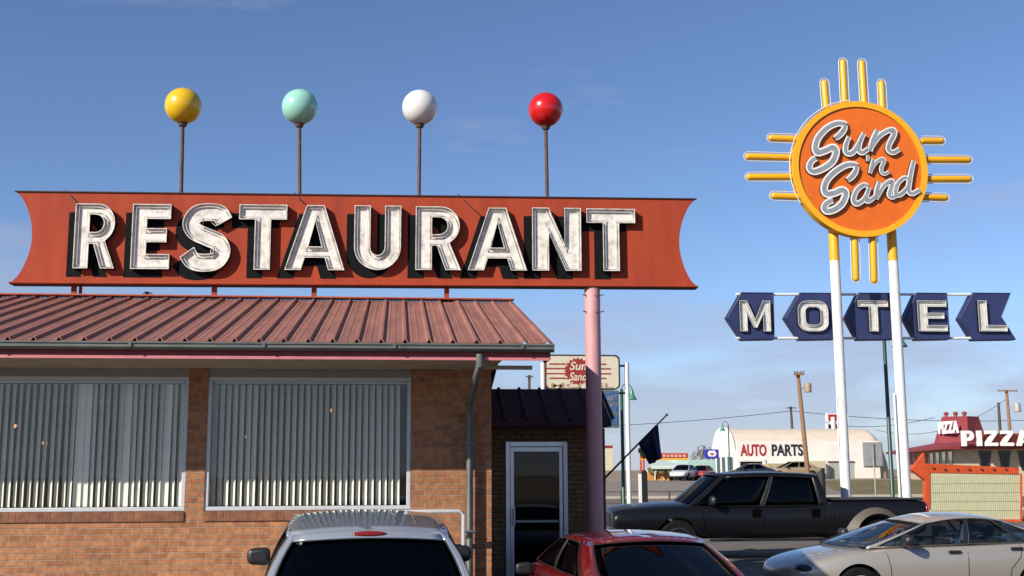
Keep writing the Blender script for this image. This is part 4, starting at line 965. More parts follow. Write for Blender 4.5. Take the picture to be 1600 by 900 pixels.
rect(fp, 1540, 677, 1612, 696, -0.6, -0.12, 'red_parapet', MRED, PZ)
# trapezoid windows
pf = PP(wi_, wi_, 0); ffr = Frame(pf+Vector((0, -0.03, 0)), fd, (0, 0, 1), Vector((fd.y, -fd.x, 0)))
DKW = mat('dark_restaurant_window', (0.02, 0.025, 0.03), rough=0.12, var=0.2)
for k in range(7):
    x0 = 1.7+k*1.48*1.0
    bm = BM(); zt = zE-0.35; zb_ = zE-1.75; prism(bm, ffr, [[(x0+0.22, zb_), (x0+0.68, zb_), (x0+0.95, zt), (x0, zt)]], 0.0, 0.03); obj('window', bm, DKW, PZ)
sfr = Frame(PP(wi_, wi_, 0)+Vector((0, 0, 0)), sd, (0, 0, 1), Vector((-sd.y, sd.x, 0)))
for k in range(9):
    x0 = 1.2+k*2.6
    bm = BM(); prism(bm, sfr, [[(x0+0.3, zE-2.0), (x0+1.1, zE-2.0), (x0+1.4, zE-0.35), (x0, zE-0.35)]], 0.02, 0.05); obj('window', bm, DKW if k < 4 else mat('brick_red_pier', (0.42, 0.10, 0.05), rough=0.7, var=0.2), PZ)

# ================================================================== ORANGE ARROW READER BOARD
YO = 40.5
Fo = Frame(at(1520, 770, YO), (1, -0.03, 0), (0, 0, 1), (-0.03, -1, 0))
AS = thing('arrow_sign', 'orange arrow marquee sign with blank cream letter board pointing left', 'sign', (Fo.O.x, YO, 0))
OR2 = mat('sun_faded_orange_frame', (0.62, 0.085, 0.015), rough=0.5, var=0.25, scale=4)
o_ = lambda x, y, d=0.0: Fo.px(x, y, d)
arrow = [(1424.5, 734), (1444, 708), (1444.5, 724), (1592, 731), (1592, 741), (1453.5, 738.5), (1453.5, 795), (1445, 795), (1446, 751)]
bm = BM(); prism(bm, Fo, [[o_(*p) for p in arrow]], -0.22, 0.0); fr2 = obj('arrow_frame', bm, OR2, AS)
bm = BM(); prism(bm, Fo, [[o_(1452, 811.5), o_(1596, 811.5), o_(1596, 816), o_(1452, 816)]], -0.22, 0.01); prism(bm, Fo, [[o_(1594.5, 740), o_(1597, 740), o_(1597, 812), o_(1594.5, 812)]], -0.22, 0.01); obj('frame', bm, OR2, AS)
bm = BM(); prism(bm, Fo, [[o_(1453.5, 812), o_(1594.5, 812), o_(1594.5, 741), o_(1453.5, 738.5)]], -0.2, -0.03)
bd = obj('letter_board', bm, mat('cream_letter_board', (0.62, 0.60, 0.38), rough=0.5, col2=(0.54, 0.52, 0.34), scale=3), AS)
bm = BM(); a = o_(1453.5, 812, -0.03); e = o_(1594.5, 741, -0.03)
for k in range(1, 5): v = a[1]+(e[1]-a[1])*k/5; prism(bm, Fo, [[(a[0], v-0.008), (e[0], v-0.008), (e[0], v+0.008), (a[0], v+0.008)]], -0.031, -0.015)
for k in range(1, 44): u = a[0]+(e[0]-a[0])*k/44; prism(bm, Fo, [[(u-0.008, a[1]), (u+0.008, a[1]), (u+0.008, e[1]-0.02), (u-0.008, e[1]-0.02)]], -0.0305, -0.022)
obj('letter_track', bm, mat('track_olive', (0.40, 0.39, 0.24), rough=0.5, var=0.1), bd)
bm = BM()
for x in (1458, 1476, 1495, 1514, 1533, 1552, 1571): q = o_(x, 733.2 if x > 1470 else 731, 0); lathe(bm, [(0.045, -0.0), (0.04, -0.05), (0.02, -0.075)], Fo.p(q[0], q[1], 0.0), 10, axis='Y')
obj('bulb_socket', bm, mat('dark_socket', (0.14, 0.03, 0.02), rough=0.4, var=0.2), fr2)
for px in (1465, 1585):
    q = o_(px, 814, -0.1); P_ = Fo.p(q[0], q[1], -0.12); bm = BM(); box(bm, P_.x-0.04, P_.x+0.04, P_.y-0.04, P_.y+0.04, 0, P_.z+0.02); box(bm, P_.x-0.05, P_.x+0.05, P_.y-0.5, P_.y+0.5, 0, 0.06); obj('leg', bm, OR2, AS)

# ================================================================== ROAD SIGN BACK, BOLLARDS, FENCE
p = at(1367.5, 760, 58); T = thing('road_sign', 'narrow grey road sign on a thin post between the white motel poles', 'sign', (p.x, 58, 0))
Fr = Frame((p.x, 58, 0), (0.5, 0.87, 0), (0, 0, 1), (0.87, -0.5, 0)); bm = BM(); tube(bm, [(p.x, 58, 0), (p.x, 58, at(1367, 696, 58).z)], 0.035, 8); obj('post', bm, GREYT, T, smooth=True)
a_z, e_z = at(1367, 729, 58).z, at(1367, 694, 58).z; bm = BM(); prism(bm, Fr, [[(-0.36, a_z), (0.36, a_z), (0.36, e_z), (-0.36, e_z)]], 0.04, 0.055); obj('sign_plate', bm, mat('grey_plate_back', (0.16, 0.17, 0.18), rough=0.4, var=0.2, metal=0.3), T)
p = at(1294, 760, 27.5); T = thing('roadside_panel', 'narrow dark upright panel seen edge-on behind the black pickup cab', 'panel', (p.x, 27.5, 0))
Fr = Frame((p.x-0.08, 27.5, 0), (0.22, 0.97, 0), (0, 0, 1), (0.97, -0.22, 0)); zt = at(1290, 734, 27.5).z; bm = BM()
prism(bm, Fr, [[(0, 0.0), (1.1, 0.0), (1.1, zt-0.08), (0, zt)]], -0.06, 0.0); obj('panel', bm, mat('dark_green_grey', (0.05, 0.055, 0.05), rough=0.5, var=0.3), T)
bm = BM(); box(bm, p.x-0.16, p.x-0.10, 27.4, 27.5, 0, zt+0.04); obj('edge_post', bm, BLKPL, T)
p = at(1004, 760, 40); T = thing('utility_pedestal', 'black and white service pedestal standing right of the thin white sign post', 'pedestal', (p.x, 40, 0))
zt = at(1004, 739, 40).z; bm = BM(); box(bm, p.x-0.04, p.x+0.16, 39.9, 40.1, 0, zt); lathe(bm, [(0.1, zt), (0.11, zt+0.05), (0.05, zt+0.1)], (p.x+0.06, 40, 0), 10); obj('dark_case', bm, BLKPL, T, bevel=0.01)
bm = BM(); box(bm, p.x-0.13, p.x-0.045, 39.93, 40.07, 0, zt-0.03); obj('white_post', bm, WHITEP, T)
# low fence by the road on the left
T = thing('road_fence', 'dark low rail fence along the road behind the flag and lamp post', 'fence', (at(960, 760, 47).x, 47, 0))
xa, xb = at(780, 760, 47).x, at(1120, 760, 47).x; zt = at(960, 757, 47).z
bm = BM(); n = 9
zt = 1.05
for k in range(n+1): x = xa+(xb-xa)*k/n; box(bm, x-0.03, x+0.03, 46.97, 47.03, 0, zt)
obj('post', bm, RUST, T); bm = BM()
tube(bm, [(xa, 47, zt-0.03), (xb, 47, zt-0.03)], 0.02, 6); tube(bm, [(xa, 47, 0.55), (xb, 47, 0.55)], 0.012, 6); obj('rail', bm, RUST, T)

# ================================================================== FAR LEFT BUILDINGS
YB = 100.0; gz = 1.0
Fb = Frame(at(1050, 740, YB), (1, 0, 0), (0, 0, 1), (0, -1, 0))
T = thing('drive_in_building', 'low pale teal drive-in with orange piers and red lettered canopy beyond the road', 'building', (Fb.O.x, YB, gz))
TEAL = mat('pale_teal_wall', (0.42, 0.62, 0.55), rough=0.7, var=0.12, scale=1)
rect(Fb, 1058, 718, 1118, 754, -9, -0.6, 'wall', TEAL, T)
bm = BM(); z0_, z1_ = Fb.px(0, 731, 0)[1], Fb.px(0, 720, -5)[1]
a0, a1 = Fb.px(1012, 731)[0], Fb.px(1075, 722)[0]
rf_ = [bm.verts.new(Fb.p(*q)) for q in ((a0, z0_, 1.5), (a1, z0_, 1.5), (a1+0.3, z1_+0.1, -6), (a0+1.5, z1_+0.1, -6))]; lw = [bm.verts.new(v.co-Vector((0, 0, 0.3))) for v in rf_]
bm.faces.new(rf_); bm.faces.new(lw[::-1])
for i in range(4): bm.faces.new((rf_[i], rf_[(i+1) % 4], lw[(i+1) % 4], lw[i]))
obj('canopy_roof', bm, mat('white_teal_roof', (0.62, 0.72, 0.66), rough=0.6, var=0.1), T)
OP = mat('orange_pier', (0.60, 0.26, 0.07), rough=0.8, var=0.15); OC = mat('olive_canopy', (0.16, 0.15, 0.06), rough=0.8, var=0.2)
rect(Fb, 1012, 733, 1052, 754, -1.5, -1.0, 'back_wall', mat('white_stucco', (0.72, 0.72, 0.68), rough=0.7, var=0.1), T)
for k in range(3):
    x0 = 1014+k*14; rect(Fb, x0, 737, x0+8, 756, 0.0, 0.8, 'pier', OP, T)
    bm = BM(); q0, q1 = Fb.px(x0-2, 739, 1.2), Fb.px(x0+11, 731, 1.2); prism(bm, Fb, [[(q0[0], q1[1]-0.1), (q0[0]+0.25, q0[1]-0.05), (q1[0]-0.25, q0[1]-0.05), (q1[0], q1[1]-0.1), (q1[0]-0.2, q1[1]+0.05), (q0[0]+0.2, q1[1]+0.05)]], 0.82, 1.3); obj('awning', bm, OC, T)
rect(Fb, 1085, 730, 1112, 742, -0.5, 0.3, 'dark_canopy', mat('dark_teal', (0.05, 0.13, 0.12), rough=0.5, var=0.2), T)
# red lettered board
Fd_ = Frame(at(1040, 712, 92), (1, 0, 0), (0, 0, 1), (0, -1, 0)); T = thing('red_roadside_sign', 'long red sign board with pale lettering and yellow lower edge behind the flag', 'sign', (Fd_.O.x, 92, 1))
rect(Fd_, 1001, 708, 1075, 716, -0.3, 0.0, 'panel', mat('signal_red', (0.50, 0.045, 0.02), rough=0.5, var=0.15), T); rect(Fd_, 1001, 716.1, 1075, 719, -0.3, 0.0, 'yellow_strip', YELP, T)
bm = BM()
for k in range(11):
    x = 1004+k*6.3; a = Fd_.px(x, 714.2); e = Fd_.px(x+4.2, 710); prism(bm, Fd_, [[(a[0], a[1]), (e[0], a[1]), (e[0], a[1]+(e[1]-a[1])*(1.0 if k % 3 else .7)), (a[0], e[1])]], 0.001, 0.02)
obj('lettering', bm, mat('pale_pink_letters', (0.70, 0.40, 0.33), rough=0.6, var=0.1), T)
bm = BM()
for x in (1001.5, 1006): q = at(x, 716, 92); tube(bm, [(q.x, 92.1, 0.9), (q.x, 92.1, q.z)], 0.08, 8)
obj('post', bm, mat('signal_red', (0.5, 0.04, 0.02)), T)
Fe = Frame(at(951, 715, 60), (1, 0, 0), (0, 0, 1), (0, -1, 0)); T = thing('cream_tower_sign', 'cream box with red top showing right of the entrance wing corner', 'sign', (Fe.O.x, 60, 0))
rect(Fe, 934, 698, 957, 735, -1.4, 0.0, 'box', mat('cream_paint', (0.72, 0.62, 0.42), rough=0.6, var=0.1), T); rect(Fe, 933.5, 696, 957.5, 699, -1.45, 0.05, 'red_top', MRED, T)
bm = BM(); q = at(945, 735, 60); tube(bm, [(q.x, 60.7, 0), (q.x, 60.7, q.z+0.1)], 0.12, 10); obj('post', bm, WHITEP, T, smooth=True)
# bushes / bare tree by the teal building
def bush(px, py, Y, w_, h, label, seed):
    rnd = random.Random(seed); c = at(px, py, Y); gz_ = ground_z(Y); T = thing('bush', label, 'bush', (c.x, Y, gz_))
    bm = BM()
    for k in range(9): a = rnd.uniform(0, 6.28); tube(bm, [(c.x, Y, gz_), (c.x+math.cos(a)*w_*.3, Y+math.sin(a)*w_*.3, gz_+h*.6)], [0.03, 0.01], 5)
    obj('stem', bm, WOODD, T); bm = BM()
    for k in range(900):
        th = rnd.uniform(0, 6.28); ph = rnd.uniform(-0.3, 1.57); r = rnd.uniform(0.45, 1)**0.5*(0.8+0.2*math.sin(5*th+seed))
        p = Vector((c.x+w_*r*math.cos(ph)*math.cos(th), Y+w_*r*math.cos(ph)*math.sin(th), gz_+h*0.4+h*0.6*r*math.sin(ph))); s_ = rnd.uniform(.04, .1)
        a, b2 = Vector([rnd.gauss(0, 1) for _ in range(3)]).normalized()*s_, Vector([rnd.gauss(0, 1) for _ in range(3)]).normalized()*s_
        bm.faces.new([bm.verts.new(p+a), bm.verts.new(p+b2), bm.verts.new(p-a), bm.verts.new(p-b2)])
    obj('foliage', bm, mat('dry_foliage', (0.13, 0.11, 0.06), rough=0.9, col2=(0.06, 0.07, 0.03), scale=1.5), T)
bush(1099, 716, 116, 1.7, 3.4, 'dry brown bush top showing between the red sign board and the blue sign', 3)

# ================================================================== VEHICLES
def bvh_of(o):
    dg = bpy.context.evaluated_depsgraph_get(); return BVHTree.FromObject(o, dg)
def apply_mods(o):
    dg = bpy.context.evaluated_depsgraph_get(); me = bpy.data.meshes.new_from_object(o.evaluated_get(dg)); old = o.data; o.modifiers.clear(); o.data = me
def paint(name, col, flake=0.3, rough=0.28, coat=1.0):
    m = mat(name, col, rough=rough, metal=flake, spec=0.5 if coat > 0.3 else 0.25, coat=coat, var=0.05, scale=2); return m
def hull(P):
    """lower body: loft of half sections mirrored; stations (y, w, zb, zs, zt)"""
    bm = BM(); rings = []
    for (y, w_, zb, zs, zt) in P['st']:
        h = [(0, zb), (w_*0.78, zb), (w_*0.93, zb+0.05), (w_*0.985, zb+(zs-zb)*0.30), (w_, zb+(zs-zb)*0.62), (w_*0.985, zs-0.07), (w_*0.93, zs), (w_*0.80, zs+(zt-zs)*0.55), (w_*0.45, zt), (0, zt+0.01)]
        full = [(-x, z) for x, z in h[1:-1]][::-1]
        ring = h+full
        rings.append([bm.verts.new((x, y, z)) for x, z in ring])
    for a, c_ in zip(rings, rings[1:]):
        for k in range(len(a)): bm.faces.new((a[k], a[(k+1) % len(a)], c_[(k+1) % len(a)], c_[k]))
    bm.faces.new(rings[0]); bm.faces.new(rings[-1][::-1])
    return bm
def wheel(T, x, y, r, w_, rimm, side):
    bm = BM(); lathe(bm, [(r*0.62, -w_/2), (r*0.93, -w_/2), (r, -w_*0.36), (r, w_*0.36), (r*0.93, w_/2), (r*0.62, w_/2)], (x, y, r), 32, 'X'); wo = obj('wheel', bm, RUBBER, T, smooth=True)
    bm = BM(); xs = x+side*w_*0.5
    lathe(bm, [(r*0.66, -side*0.05), (r*0.66, 0.0), (r*0.60, side*0.006), (r*0.56, -side*0.03), (r*0.20, -side*0.02), (r*0.17, side*0.01), (0.01, side*0.012)], (xs, y, r), 28, 'X'); obj('rim', bm, rimm, wo, smooth=True)
def car(name, label, cat, loc, rz, P, pm, gm, group=None):
    T = thing(name, label, cat, loc, rz, group, local=True)
    bm = hull(P); body = obj('body', bm, [pm, BLKPL], T, smooth=True, angle=50)
    md = body.modifiers.new('sub', 'SUBSURF'); md.levels = P.get('sub', 2); md.render_levels = P.get('sub', 2)
    if P.get('arch', True):
        cuts = []
        for wy in P['wy']:
            cb = BM(); lathe(cb, [(P['wr']*1.16, -1.4), (P['wr']*1.16, 1.4)], (0, wy, P['wr']*1.0), 36, 'X'); me = bpy.data.meshes.new('cut'); bmesh.ops.recalc_face_normals(cb, faces=cb.faces); cb.to_mesh(me); cb.free(); me.materials.append(pm); me.materials.append(BLKPL)
            for p in me.polygons: p.material_index = 1
            co = link(bpy.data.objects.new('cut', me)); co.parent = T; cuts.append(co)
            m2_ = body.modifiers.new('b', 'BOOLEAN'); m2_.object = co; m2_.operation = 'DIFFERENCE'; m2_.solver = 'EXACT'
        bpy.context.view_layer.update(); apply_mods(body)
        for c_ in cuts: bpy.data.objects.remove(c_)
    else:
        bpy.context.view_layer.update(); apply_mods(body)
    G = P['gh']
    yfb, yrb, zfb, zrb, wb = G['belt']; yft, yrt, zr, wt = G['roof']; arcz = G.get('arcz', 0.05); crown = G.get('crown', 0.05); bf, bt, bb, br = G.get('bulge', (0.16, 0.12, 0.12, 0.08)); taper = G.get('taper', 0.07); bow = G.get('bow', 0.03)
    zfr = G.get('zroof', (0, 0))
    def railz(s_): return zr + arcz*4*s_*(1-s_) + zfr[0]*(1-s_)**2 + zfr[1]*s_**2
    def belt(s_): return Vector((wb-taper*(abs(2*s_-1)**3), yfb+(yrb-yfb)*s_, zfb+(zrb-zfb)*s_))
    def rail(s_): return Vector((wt-taper*0.7*(abs(2*s_-1)**3), yft+(yrt-yft)*s_, railz(s_)))
    def sidept(s_, v, sd_): p = belt(s_).lerp(rail(s_), v); p.x += bow*4*v*(1-v)*0.6; p.x *= sd_; return p
    def frontpt(q, v): p = sidept(0, v, 1); x = q*abs(p.x); return Vector((x, p.y+(bf+(bt-bf)*v)*(1-q*q), p.z+crown*(1-q*q)*v))
    def rearpt(q, v): p = sidept(1, v, 1); x = q*abs(p.x); return Vector((x, p.y-(bb+(br-bb)*v)*(1-q*q), p.z+crown*(1-q*q)*v))
    def roofpt(q, s_): p = rail(s_); return Vector((q*p.x, p.y+bt*(1-q*q)*(1-s_)**1-br*(1-q*q)*s_, p.z+crown*(1-q*q)))
    shell = BM()
    def grid(bm, f, us, vs):
        g_ = [[bm.verts.new(f(u, v)) for v in vs] for u in us]
        for i in range(len(us)-1):
            for j in range(len(vs)-1): bm.faces.new((g_[i][j], g_[i+1][j], g_[i+1][j+1], g_[i][j+1]))
    def lin(a, c_, n): return [a+(c_-a)*i/n for i in range(n+1)]
    v0, v1 = G.get('v', (0.03, 0.90))
    cells = G['cells']   # list of (s0, s1, 'g'|'p'|'d')
    glasses = []
    for sd_ in (-1, 1):
        f = lambda s_, v: sidept(s_, v, sd_)
        for (s0, s1, k) in cells:
            n = max(2, int((s1-s0)*12))
            if k == 'b': k2 = BM(); grid(k2, f, lin(s0, s1, 2), lin(v0, v1, 6)); obj('door_pillar', k2, BLKPL, T, smooth=True)
            if k == 'p': grid(shell, f, lin(s0, s1, n), lin(0, 1, 8))
            else:
                grid(shell, f, lin(s0, s1, n), [0, v0]); grid(shell, f, lin(s0, s1, n), [v1, (1+v1)/2, 1])
                if k == 'g': gb_ = BM(); grid(gb_, f, lin(s0, s1, n), lin(v0, v1, 6)); glasses.append(('side_window', gb_))
    grid(shell, roofpt, lin(-1, 1, 14), lin(0, 1, 12))
    fq = G.get('fq', 0.95); rq = G.get('rq', 0.93); fv = G.get('fv', (0.0, 0.95)); rv = G.get('rv', (0.05, 0.88))
    for pf_, q_, vv, nm in ((frontpt, fq, fv, 'windshield'), (rearpt, rq, rv, 'rear_window')):
        for a, c_ in ((-1, -q_), (q_, 1)): grid(shell, pf_, lin(a, c_, 2), lin(0, 1, 8))
        if vv[0] > 0: grid(shell, pf_, lin(-q_, q_, 12), [0, vv[0]])
        grid(shell, pf_, lin(-q_, q_, 12), lin(vv[1], 1, 3))
        gb_ = BM(); grid(gb_, pf_, lin(-q_, q_, 14), lin(vv[0], vv[1], 8)); glasses.append((nm, gb_))
    bmesh.ops.remove_doubles(shell, verts=shell.verts, dist=0.002)
    ro = obj('roof', shell, pm, T, smooth=True, angle=40)
    md = ro.modifiers.new('solid', 'SOLIDIFY'); md.thickness = 0.035; md.offset = -1
    for nm, gb_ in glasses:
        go = obj(nm, gb_, gm, T, smooth=True, angle=80)
        for v in go.data.vertices: pass
        md = go.modifiers.new('solid', 'SOLIDIFY'); md.thickness = 0.005; md.offset = -1
        go.location = (0, 0, 0)
        # pull glass 6 mm inward along its normals
        go.data.update(); cen = Vector((0, (yft+yrt)/2, zr-0.3))
        for v in go.data.vertices: d = (cen-v.co); d.normalize(); v.co += d*0.008
    # black window seals
    sb = BM()
    for sd_ in (-1, 1):
        for (s0, s1, k) in cells:
            if k == 'p': continue
            lp = [sidept(s_, v0, sd_) for s_ in lin(s0, s1, 8)]+[sidept(s1, v, sd_) for v in lin(v0, v1, 6)[1:]]+[sidept(s_, v1, sd_) for s_ in lin(s1, s0, 8)[1:]]+[sidept(s0, v, sd_) for v in lin(v1, v0, 6)[1:-1]]
            tube(sb, lp, 0.006, 5, closed=True)
    for pf_, q_, vv in ((frontpt, fq, fv), (rearpt, rq, rv)):
        lp = [pf_(q, vv[0]) for q in lin(-q_, q_, 12)]+[pf_(q_, v) for v in lin(vv[0], vv[1], 6)[1:]]+[pf_(q, vv[1]) for q in lin(q_, -q_, 12)[1:]]+[pf_(-q_, v) for v in lin(vv[1], vv[0], 6)[1:-1]]
        tube(sb, lp, 0.006, 5, closed=True)
    obj('window_seal', sb, BLKPL, T, smooth=True)
    # interior
    ib = BM(); ym = (yfb+yrb)/2; zbm = min(zfb, zrb)
    box(ib, -wb*0.9, wb*0.9, yrb+0.12, yfb-0.15, zbm-0.28, zbm-0.22); obj('interior', ib, mat('car_interior', (0.03, 0.03, 0.033), rough=0.8, var=0.2), T)
    for (sx, sy) in G.get('seats', ((-.38, 0.1), (.38, 0.1))):
        q = BM(); box(q, sx-0.24, sx+0.24, sy-0.12, sy+0.02, zbm-0.25, zbm+0.08); hz_ = min(zbm+0.34, zr-0.05); box(q, sx-0.12, sx+0.12, sy-0.13, sy-0.04, hz_-0.15, hz_); box(q, sx-0.03, sx+0.03, sy-0.10, sy-0.07, zbm+0.13, zbm+0.18)
        obj('seat', q, mat('seat_fabric', (0.06, 0.06, 0.062), rough=0.9, var=0.2), T, bevel=0.05)
    dm = BM(); box(dm, -wb*0.85, wb*0.85, yfb-0.45, yfb+0.05, zbm-0.25, zbm-0.01); obj('dashboard', dm, BLKPL, T, bevel=0.05)
    # wheels
    for wy in P['wy']:
        for sd_ in (-1, 1): wheel(T, sd_*(P['W']/2-0.115), wy, P['wr'], P.get('ww', 0.21), P.get('rimm', ALU), sd_)
    # mirrors
    for sd_ in (-1, 1):
        my, mz, ms = P['mirror']; x = sd_*(P['W']/2+0.06)
        mb = BM(); h_ = 0.09*ms; w2_ = 0.11*ms; xc = x+sd_*0.04
        vs = [mb.verts.new((xc+ax*w2_*sx_, my+ay, mz+az*h_*(1 if ax*sd_ < 0 else .86))) for ax, sx_, ay, az in ((-1, 1, -.05, -1), (1, 1, -.05, -1), (1, 1, -.05, 1), (-1, 1, -.05, 1), (-1, .75, .07, -.7), (1, .75, .07, -.7), (1, .75, .07, .7), (-1, .75, .07, .7))]
        for f in ((0, 1, 2, 3), (4, 7, 6, 5), (0, 4, 5, 1), (1, 5, 6, 2), (2, 6, 7, 3), (3, 7, 4, 0)): mb.faces.new([vs[i] for i in f])
        mo = obj('mirror', mb, P.get('mirm', BLKPL), T, smooth=True, bevel=0.05*ms, angle=80); mo.modifiers['bevel'].segments = 4
        mb = BM(); tube(mb, [(x-sd_*0.17, my+0.01, mz-h_*0.7), (x, my+0.01, mz-h_*0.5)], 0.026, 8); obj('mirror_arm', mb, P.get('mirm', BLKPL), mo, smooth=True)
    # seams and handles traced onto the body side
    bv = bvh_of(body)
    def on_side(y, z, sd_):
        hit = bv.ray_cast(Vector((sd_*3, y, z)), Vector((-sd_, 0, 0))); return hit[0] if hit[0] is not None else None
    se = BM()
    for sd_ in (-1, 1):
        for ln in P.get('seams', []):
            pts = []
            for (y0, z0), (y1, z1) in zip(ln, ln[1:]):
                for k in range(7): pts.append((y0+(y1-y0)*k/6, z0+(z1-z0)*k/6))
            cur = []
            for y, z in pts:
                h = on_side(y, z, sd_)
                if h: cur.append(h+Vector((sd_*0.001, 0, 0)))
            if len(cur) > 2: tube(se, cur, 0.0045, 4)
    if P.get('seams'): obj('door_seam', se, mat('seam_black', (0.003, 0.003, 0.003), rough=0.9, spec=0.0), T)
    for sd_ in (-1, 1):
        for (y, z) in P.get('handles', []):
            h = on_side(y, z, sd_)
            if h:
                hb = BM(); box(hb, min(h.x-sd_*0.01, h.x+sd_*0.03), max(h.x-sd_*0.01, h.x+sd_*0.03), y-0.09, y+0.09, z-P.get('hh', 0.022), z+P.get('hh', 0.022)); obj('door_handle', hb, P.get('hm', BLKPL), T, bevel=0.012)
    # lamps
    for sd_ in (-1, 1):
        for nm, key, m_ in (('headlight', 'hl', HEADL), ('tail_light', 'tl', TAILRED)):
            if key in P:
                x0, x1, y0, y1, z0, z1 = P[key]; hb = BM(); sphere(hb, (sd_*(x0+x1)/2, (y0+y1)/2, (z0+z1)/2), 1.0, 20, 12, sc_=((x1-x0)*.56, (y1-y0)*.6, (z1-z0)*.5)); obj(nm, hb, m_ if not (P.get('darklamp') and nm == 'headlight') else BLKPL, T, smooth=True, angle=80)
    return T, body, dict(rear=rearpt, roof=roofpt, front=frontpt, side=sidept)

# ---- silver suv, rear view at the bottom left
SILV = paint('silver_blue_paint', (0.40, 0.43, 0.47), 0.55, 0.25)
P = dict(L=4.6, W=1.80, wy=(1.36, -1.30), wr=0.34, mirror=(1.02, 1.07, 1.15), sub=2,
  st=[(-2.22, .70, .45, .85, .95), (-2.18, .80, .38, .95, 1.02), (-1.9, .88, .32, .98, 1.04), (-1.2, .90, .28, .98, 1.02), (0, .90, .26, .96, 1.0), (1.0, .89, .28, .95, 1.02), (1.6, .86, .32, .90, .98), (2.1, .78, .40, .80, .86), (2.28, .62, .45, .68, .72)],
  gh=dict(belt=(1.30, -2.10, .98, 1.00, .83), roof=(0.35, -1.82, 1.475, .62), arcz=0.045, crown=0.035, zroof=(0.02, -0.05), bulge=(.2, .13, .07, .05), taper=.05, bow=.05,
     cells=[(0, .05, 'p'), (.05, .36, 'g'), (.36, .39, 'p'), (.39, .66, 'g'), (.66, .69, 'p'), (.69, .93, 'g'), (.93, 1, 'p')], rq=.92, rv=(0.04, .86), fv=(0.0, .95), seats=((-.38, .1), (.38, .1), (-.38, -.9), (.38, -.9))),
  seams=[[(0.95, .95), (0.9, .35)], [(-0.1, .95), (-0.1, .3)]], handles=[(0.1, .84), (-0.9, .86)], tl=(.72, .86, -2.2, -2.0, .70, 1.0), hl=(.45, .75, 2.0, 2.22, .60, .74))
pos = at(584, 840, 8.9); hd = 0.05
T, body, S = car('silver_suv', 'silver suv parked nose to the brick wall, seen from behind with dark rear window', 'car', (pos.x-0.13, 8.9+2.0, 0), hd, P, SILV, DARKG)
SUV = T
tb = BM(); q = S['roof'](0, .995)+Vector((0, -0.03, -0.035)); 
sphere(tb, (0, q.y, q.z), 0.135, 20, 10, sc_=(1, .18, .17)); obj('brake_light', tb, TAILRED, T, smooth=True)
rb = BM()
for qx in (-.62, -.36, -.12, .12, .36, .62): tube(rb, [S['roof'](qx, .1+.76*k/24)+Vector((0, 0, .000 if 0 < k < 24 else -.02)) for k in range(25)], 0.0065, 8)
obj('roof_rib', rb, SILV, T, smooth=True)
# ---- red sedan
REDP = paint('red_car_paint', (0.17, 0.006, 0.008), 0.15, 0.25)
P = dict(L=4.6, W=1.78, wy=(1.38, -1.28), wr=0.31, mirror=(0.72, 0.79, 0.95), sub=2,
  st=[(-2.28, .62, .42, .70, .76), (-2.2, .76, .34, .78, .84), (-1.8, .86, .28, .83, .88), (-1.0, .89, .24, .85, .88), (0, .89, .22, .85, .88), (0.9, .88, .24, .84, .90), (1.6, .84, .28, .79, .85), (2.1, .74, .34, .70, .74), (2.3, .55, .40, .60, .62)],
  gh=dict(belt=(1.15, -1.85, .86, .85, .81), roof=(0.20, -0.95, 1.18, .65), arcz=0.03, crown=0.05, bulge=(.24, .14, .2, .1), taper=.05, bow=.04,
     cells=[(0, .05, 'p'), (.05, .44, 'g'), (.44, .47, 'b'), (.47, .84, 'g'), (.84, 1, 'p')], rq=.90, rv=(0.05, .90), fv=(0.0, .95), seats=((-.36, .0), (.36, .0), (-.36, -.85), (.36, -.85))),
  seams=[[(0.85, .82), (0.8, .3)], [(-0.2, .82), (-0.2, .26)]], handles=[(0.0, .75), (-0.95, .76)], tl=(.5, .78, -2.3, -2.1, .58, .74), hl=(.4, .7, 1.97, 2.2, .52, .64))
RED = car('red_sedan', 'dark red sedan in the foreground with black tinted rear window', 'car', (2.50, 12.8, 0), 0.06, P, REDP, glass_mat('smoky_glass', (0.02, 0.02, 0.022), refl=0.5))
# ---- silver-beige sedan at right, side view, nose to the left
SIL2 = paint('champagne_silver_paint', (0.47, 0.43, 0.38), 0.4, 0.32)
P = dict(L=4.6, W=1.74, wy=(1.36, -1.28), wr=0.30, mirror=(0.72, 0.95, 1.0), sub=2, mirm=BLKPL,
  st=[(-2.30, .58, .38, .74, .84), (-2.22, .74, .30, .82, .93), (-1.8, .84, .26, .88, .98), (-1.0, .87, .22, .87, .90), (0, .87, .20, .85, .86), (0.9, .86, .22, .83, .88), (1.5, .83, .26, .76, .82), (2.0, .74, .32, .66, .71), (2.26, .55, .38, .55, .58)],
  gh=dict(belt=(1.18, -1.78, .855, .91, .79), roof=(0.22, -0.98, 1.155, .59), arcz=0.085, crown=0.045, bulge=(.24, .14, .2, .1), taper=.05, bow=.04,
     v=(0.02, .93), cells=[(0, .035, 'p'), (.035, .46, 'g'), (.46, .49, 'b'), (.49, .76, 'g'), (.76, .775, 'b'), (.775, .91, 'g'), (.91, 1, 'p')], rq=.92, rv=(0.05, .92), fv=(0.0, .95), seats=((-.36, .0), (.36, .0), (-.36, -.85), (.36, -.85))),
  seams=[[(0.98, .88), (0.92, .6), (0.9, .28)], [(-0.22, .88), (-0.2, .26)], [(-1.05, .9), (-1.0, .7), (-0.85, .55), (-0.8, .3)], [(0.9, .28), (-0.8, .26)]], handles=[(-0.02, .78), (-0.95, .81)], hm=BLKPL,
  tl=(.5, .76, -2.3, -2.1, .66, .82), darklamp=True, hl=(.40, .70, 1.93, 2.13, .52, .64))
SED = car('beige_sedan', 'beige silver sedan parked at the lower right, side on with its nose to the left', 'car', (0, 0, 0), R(90+4), P, SIL2, MIDG)
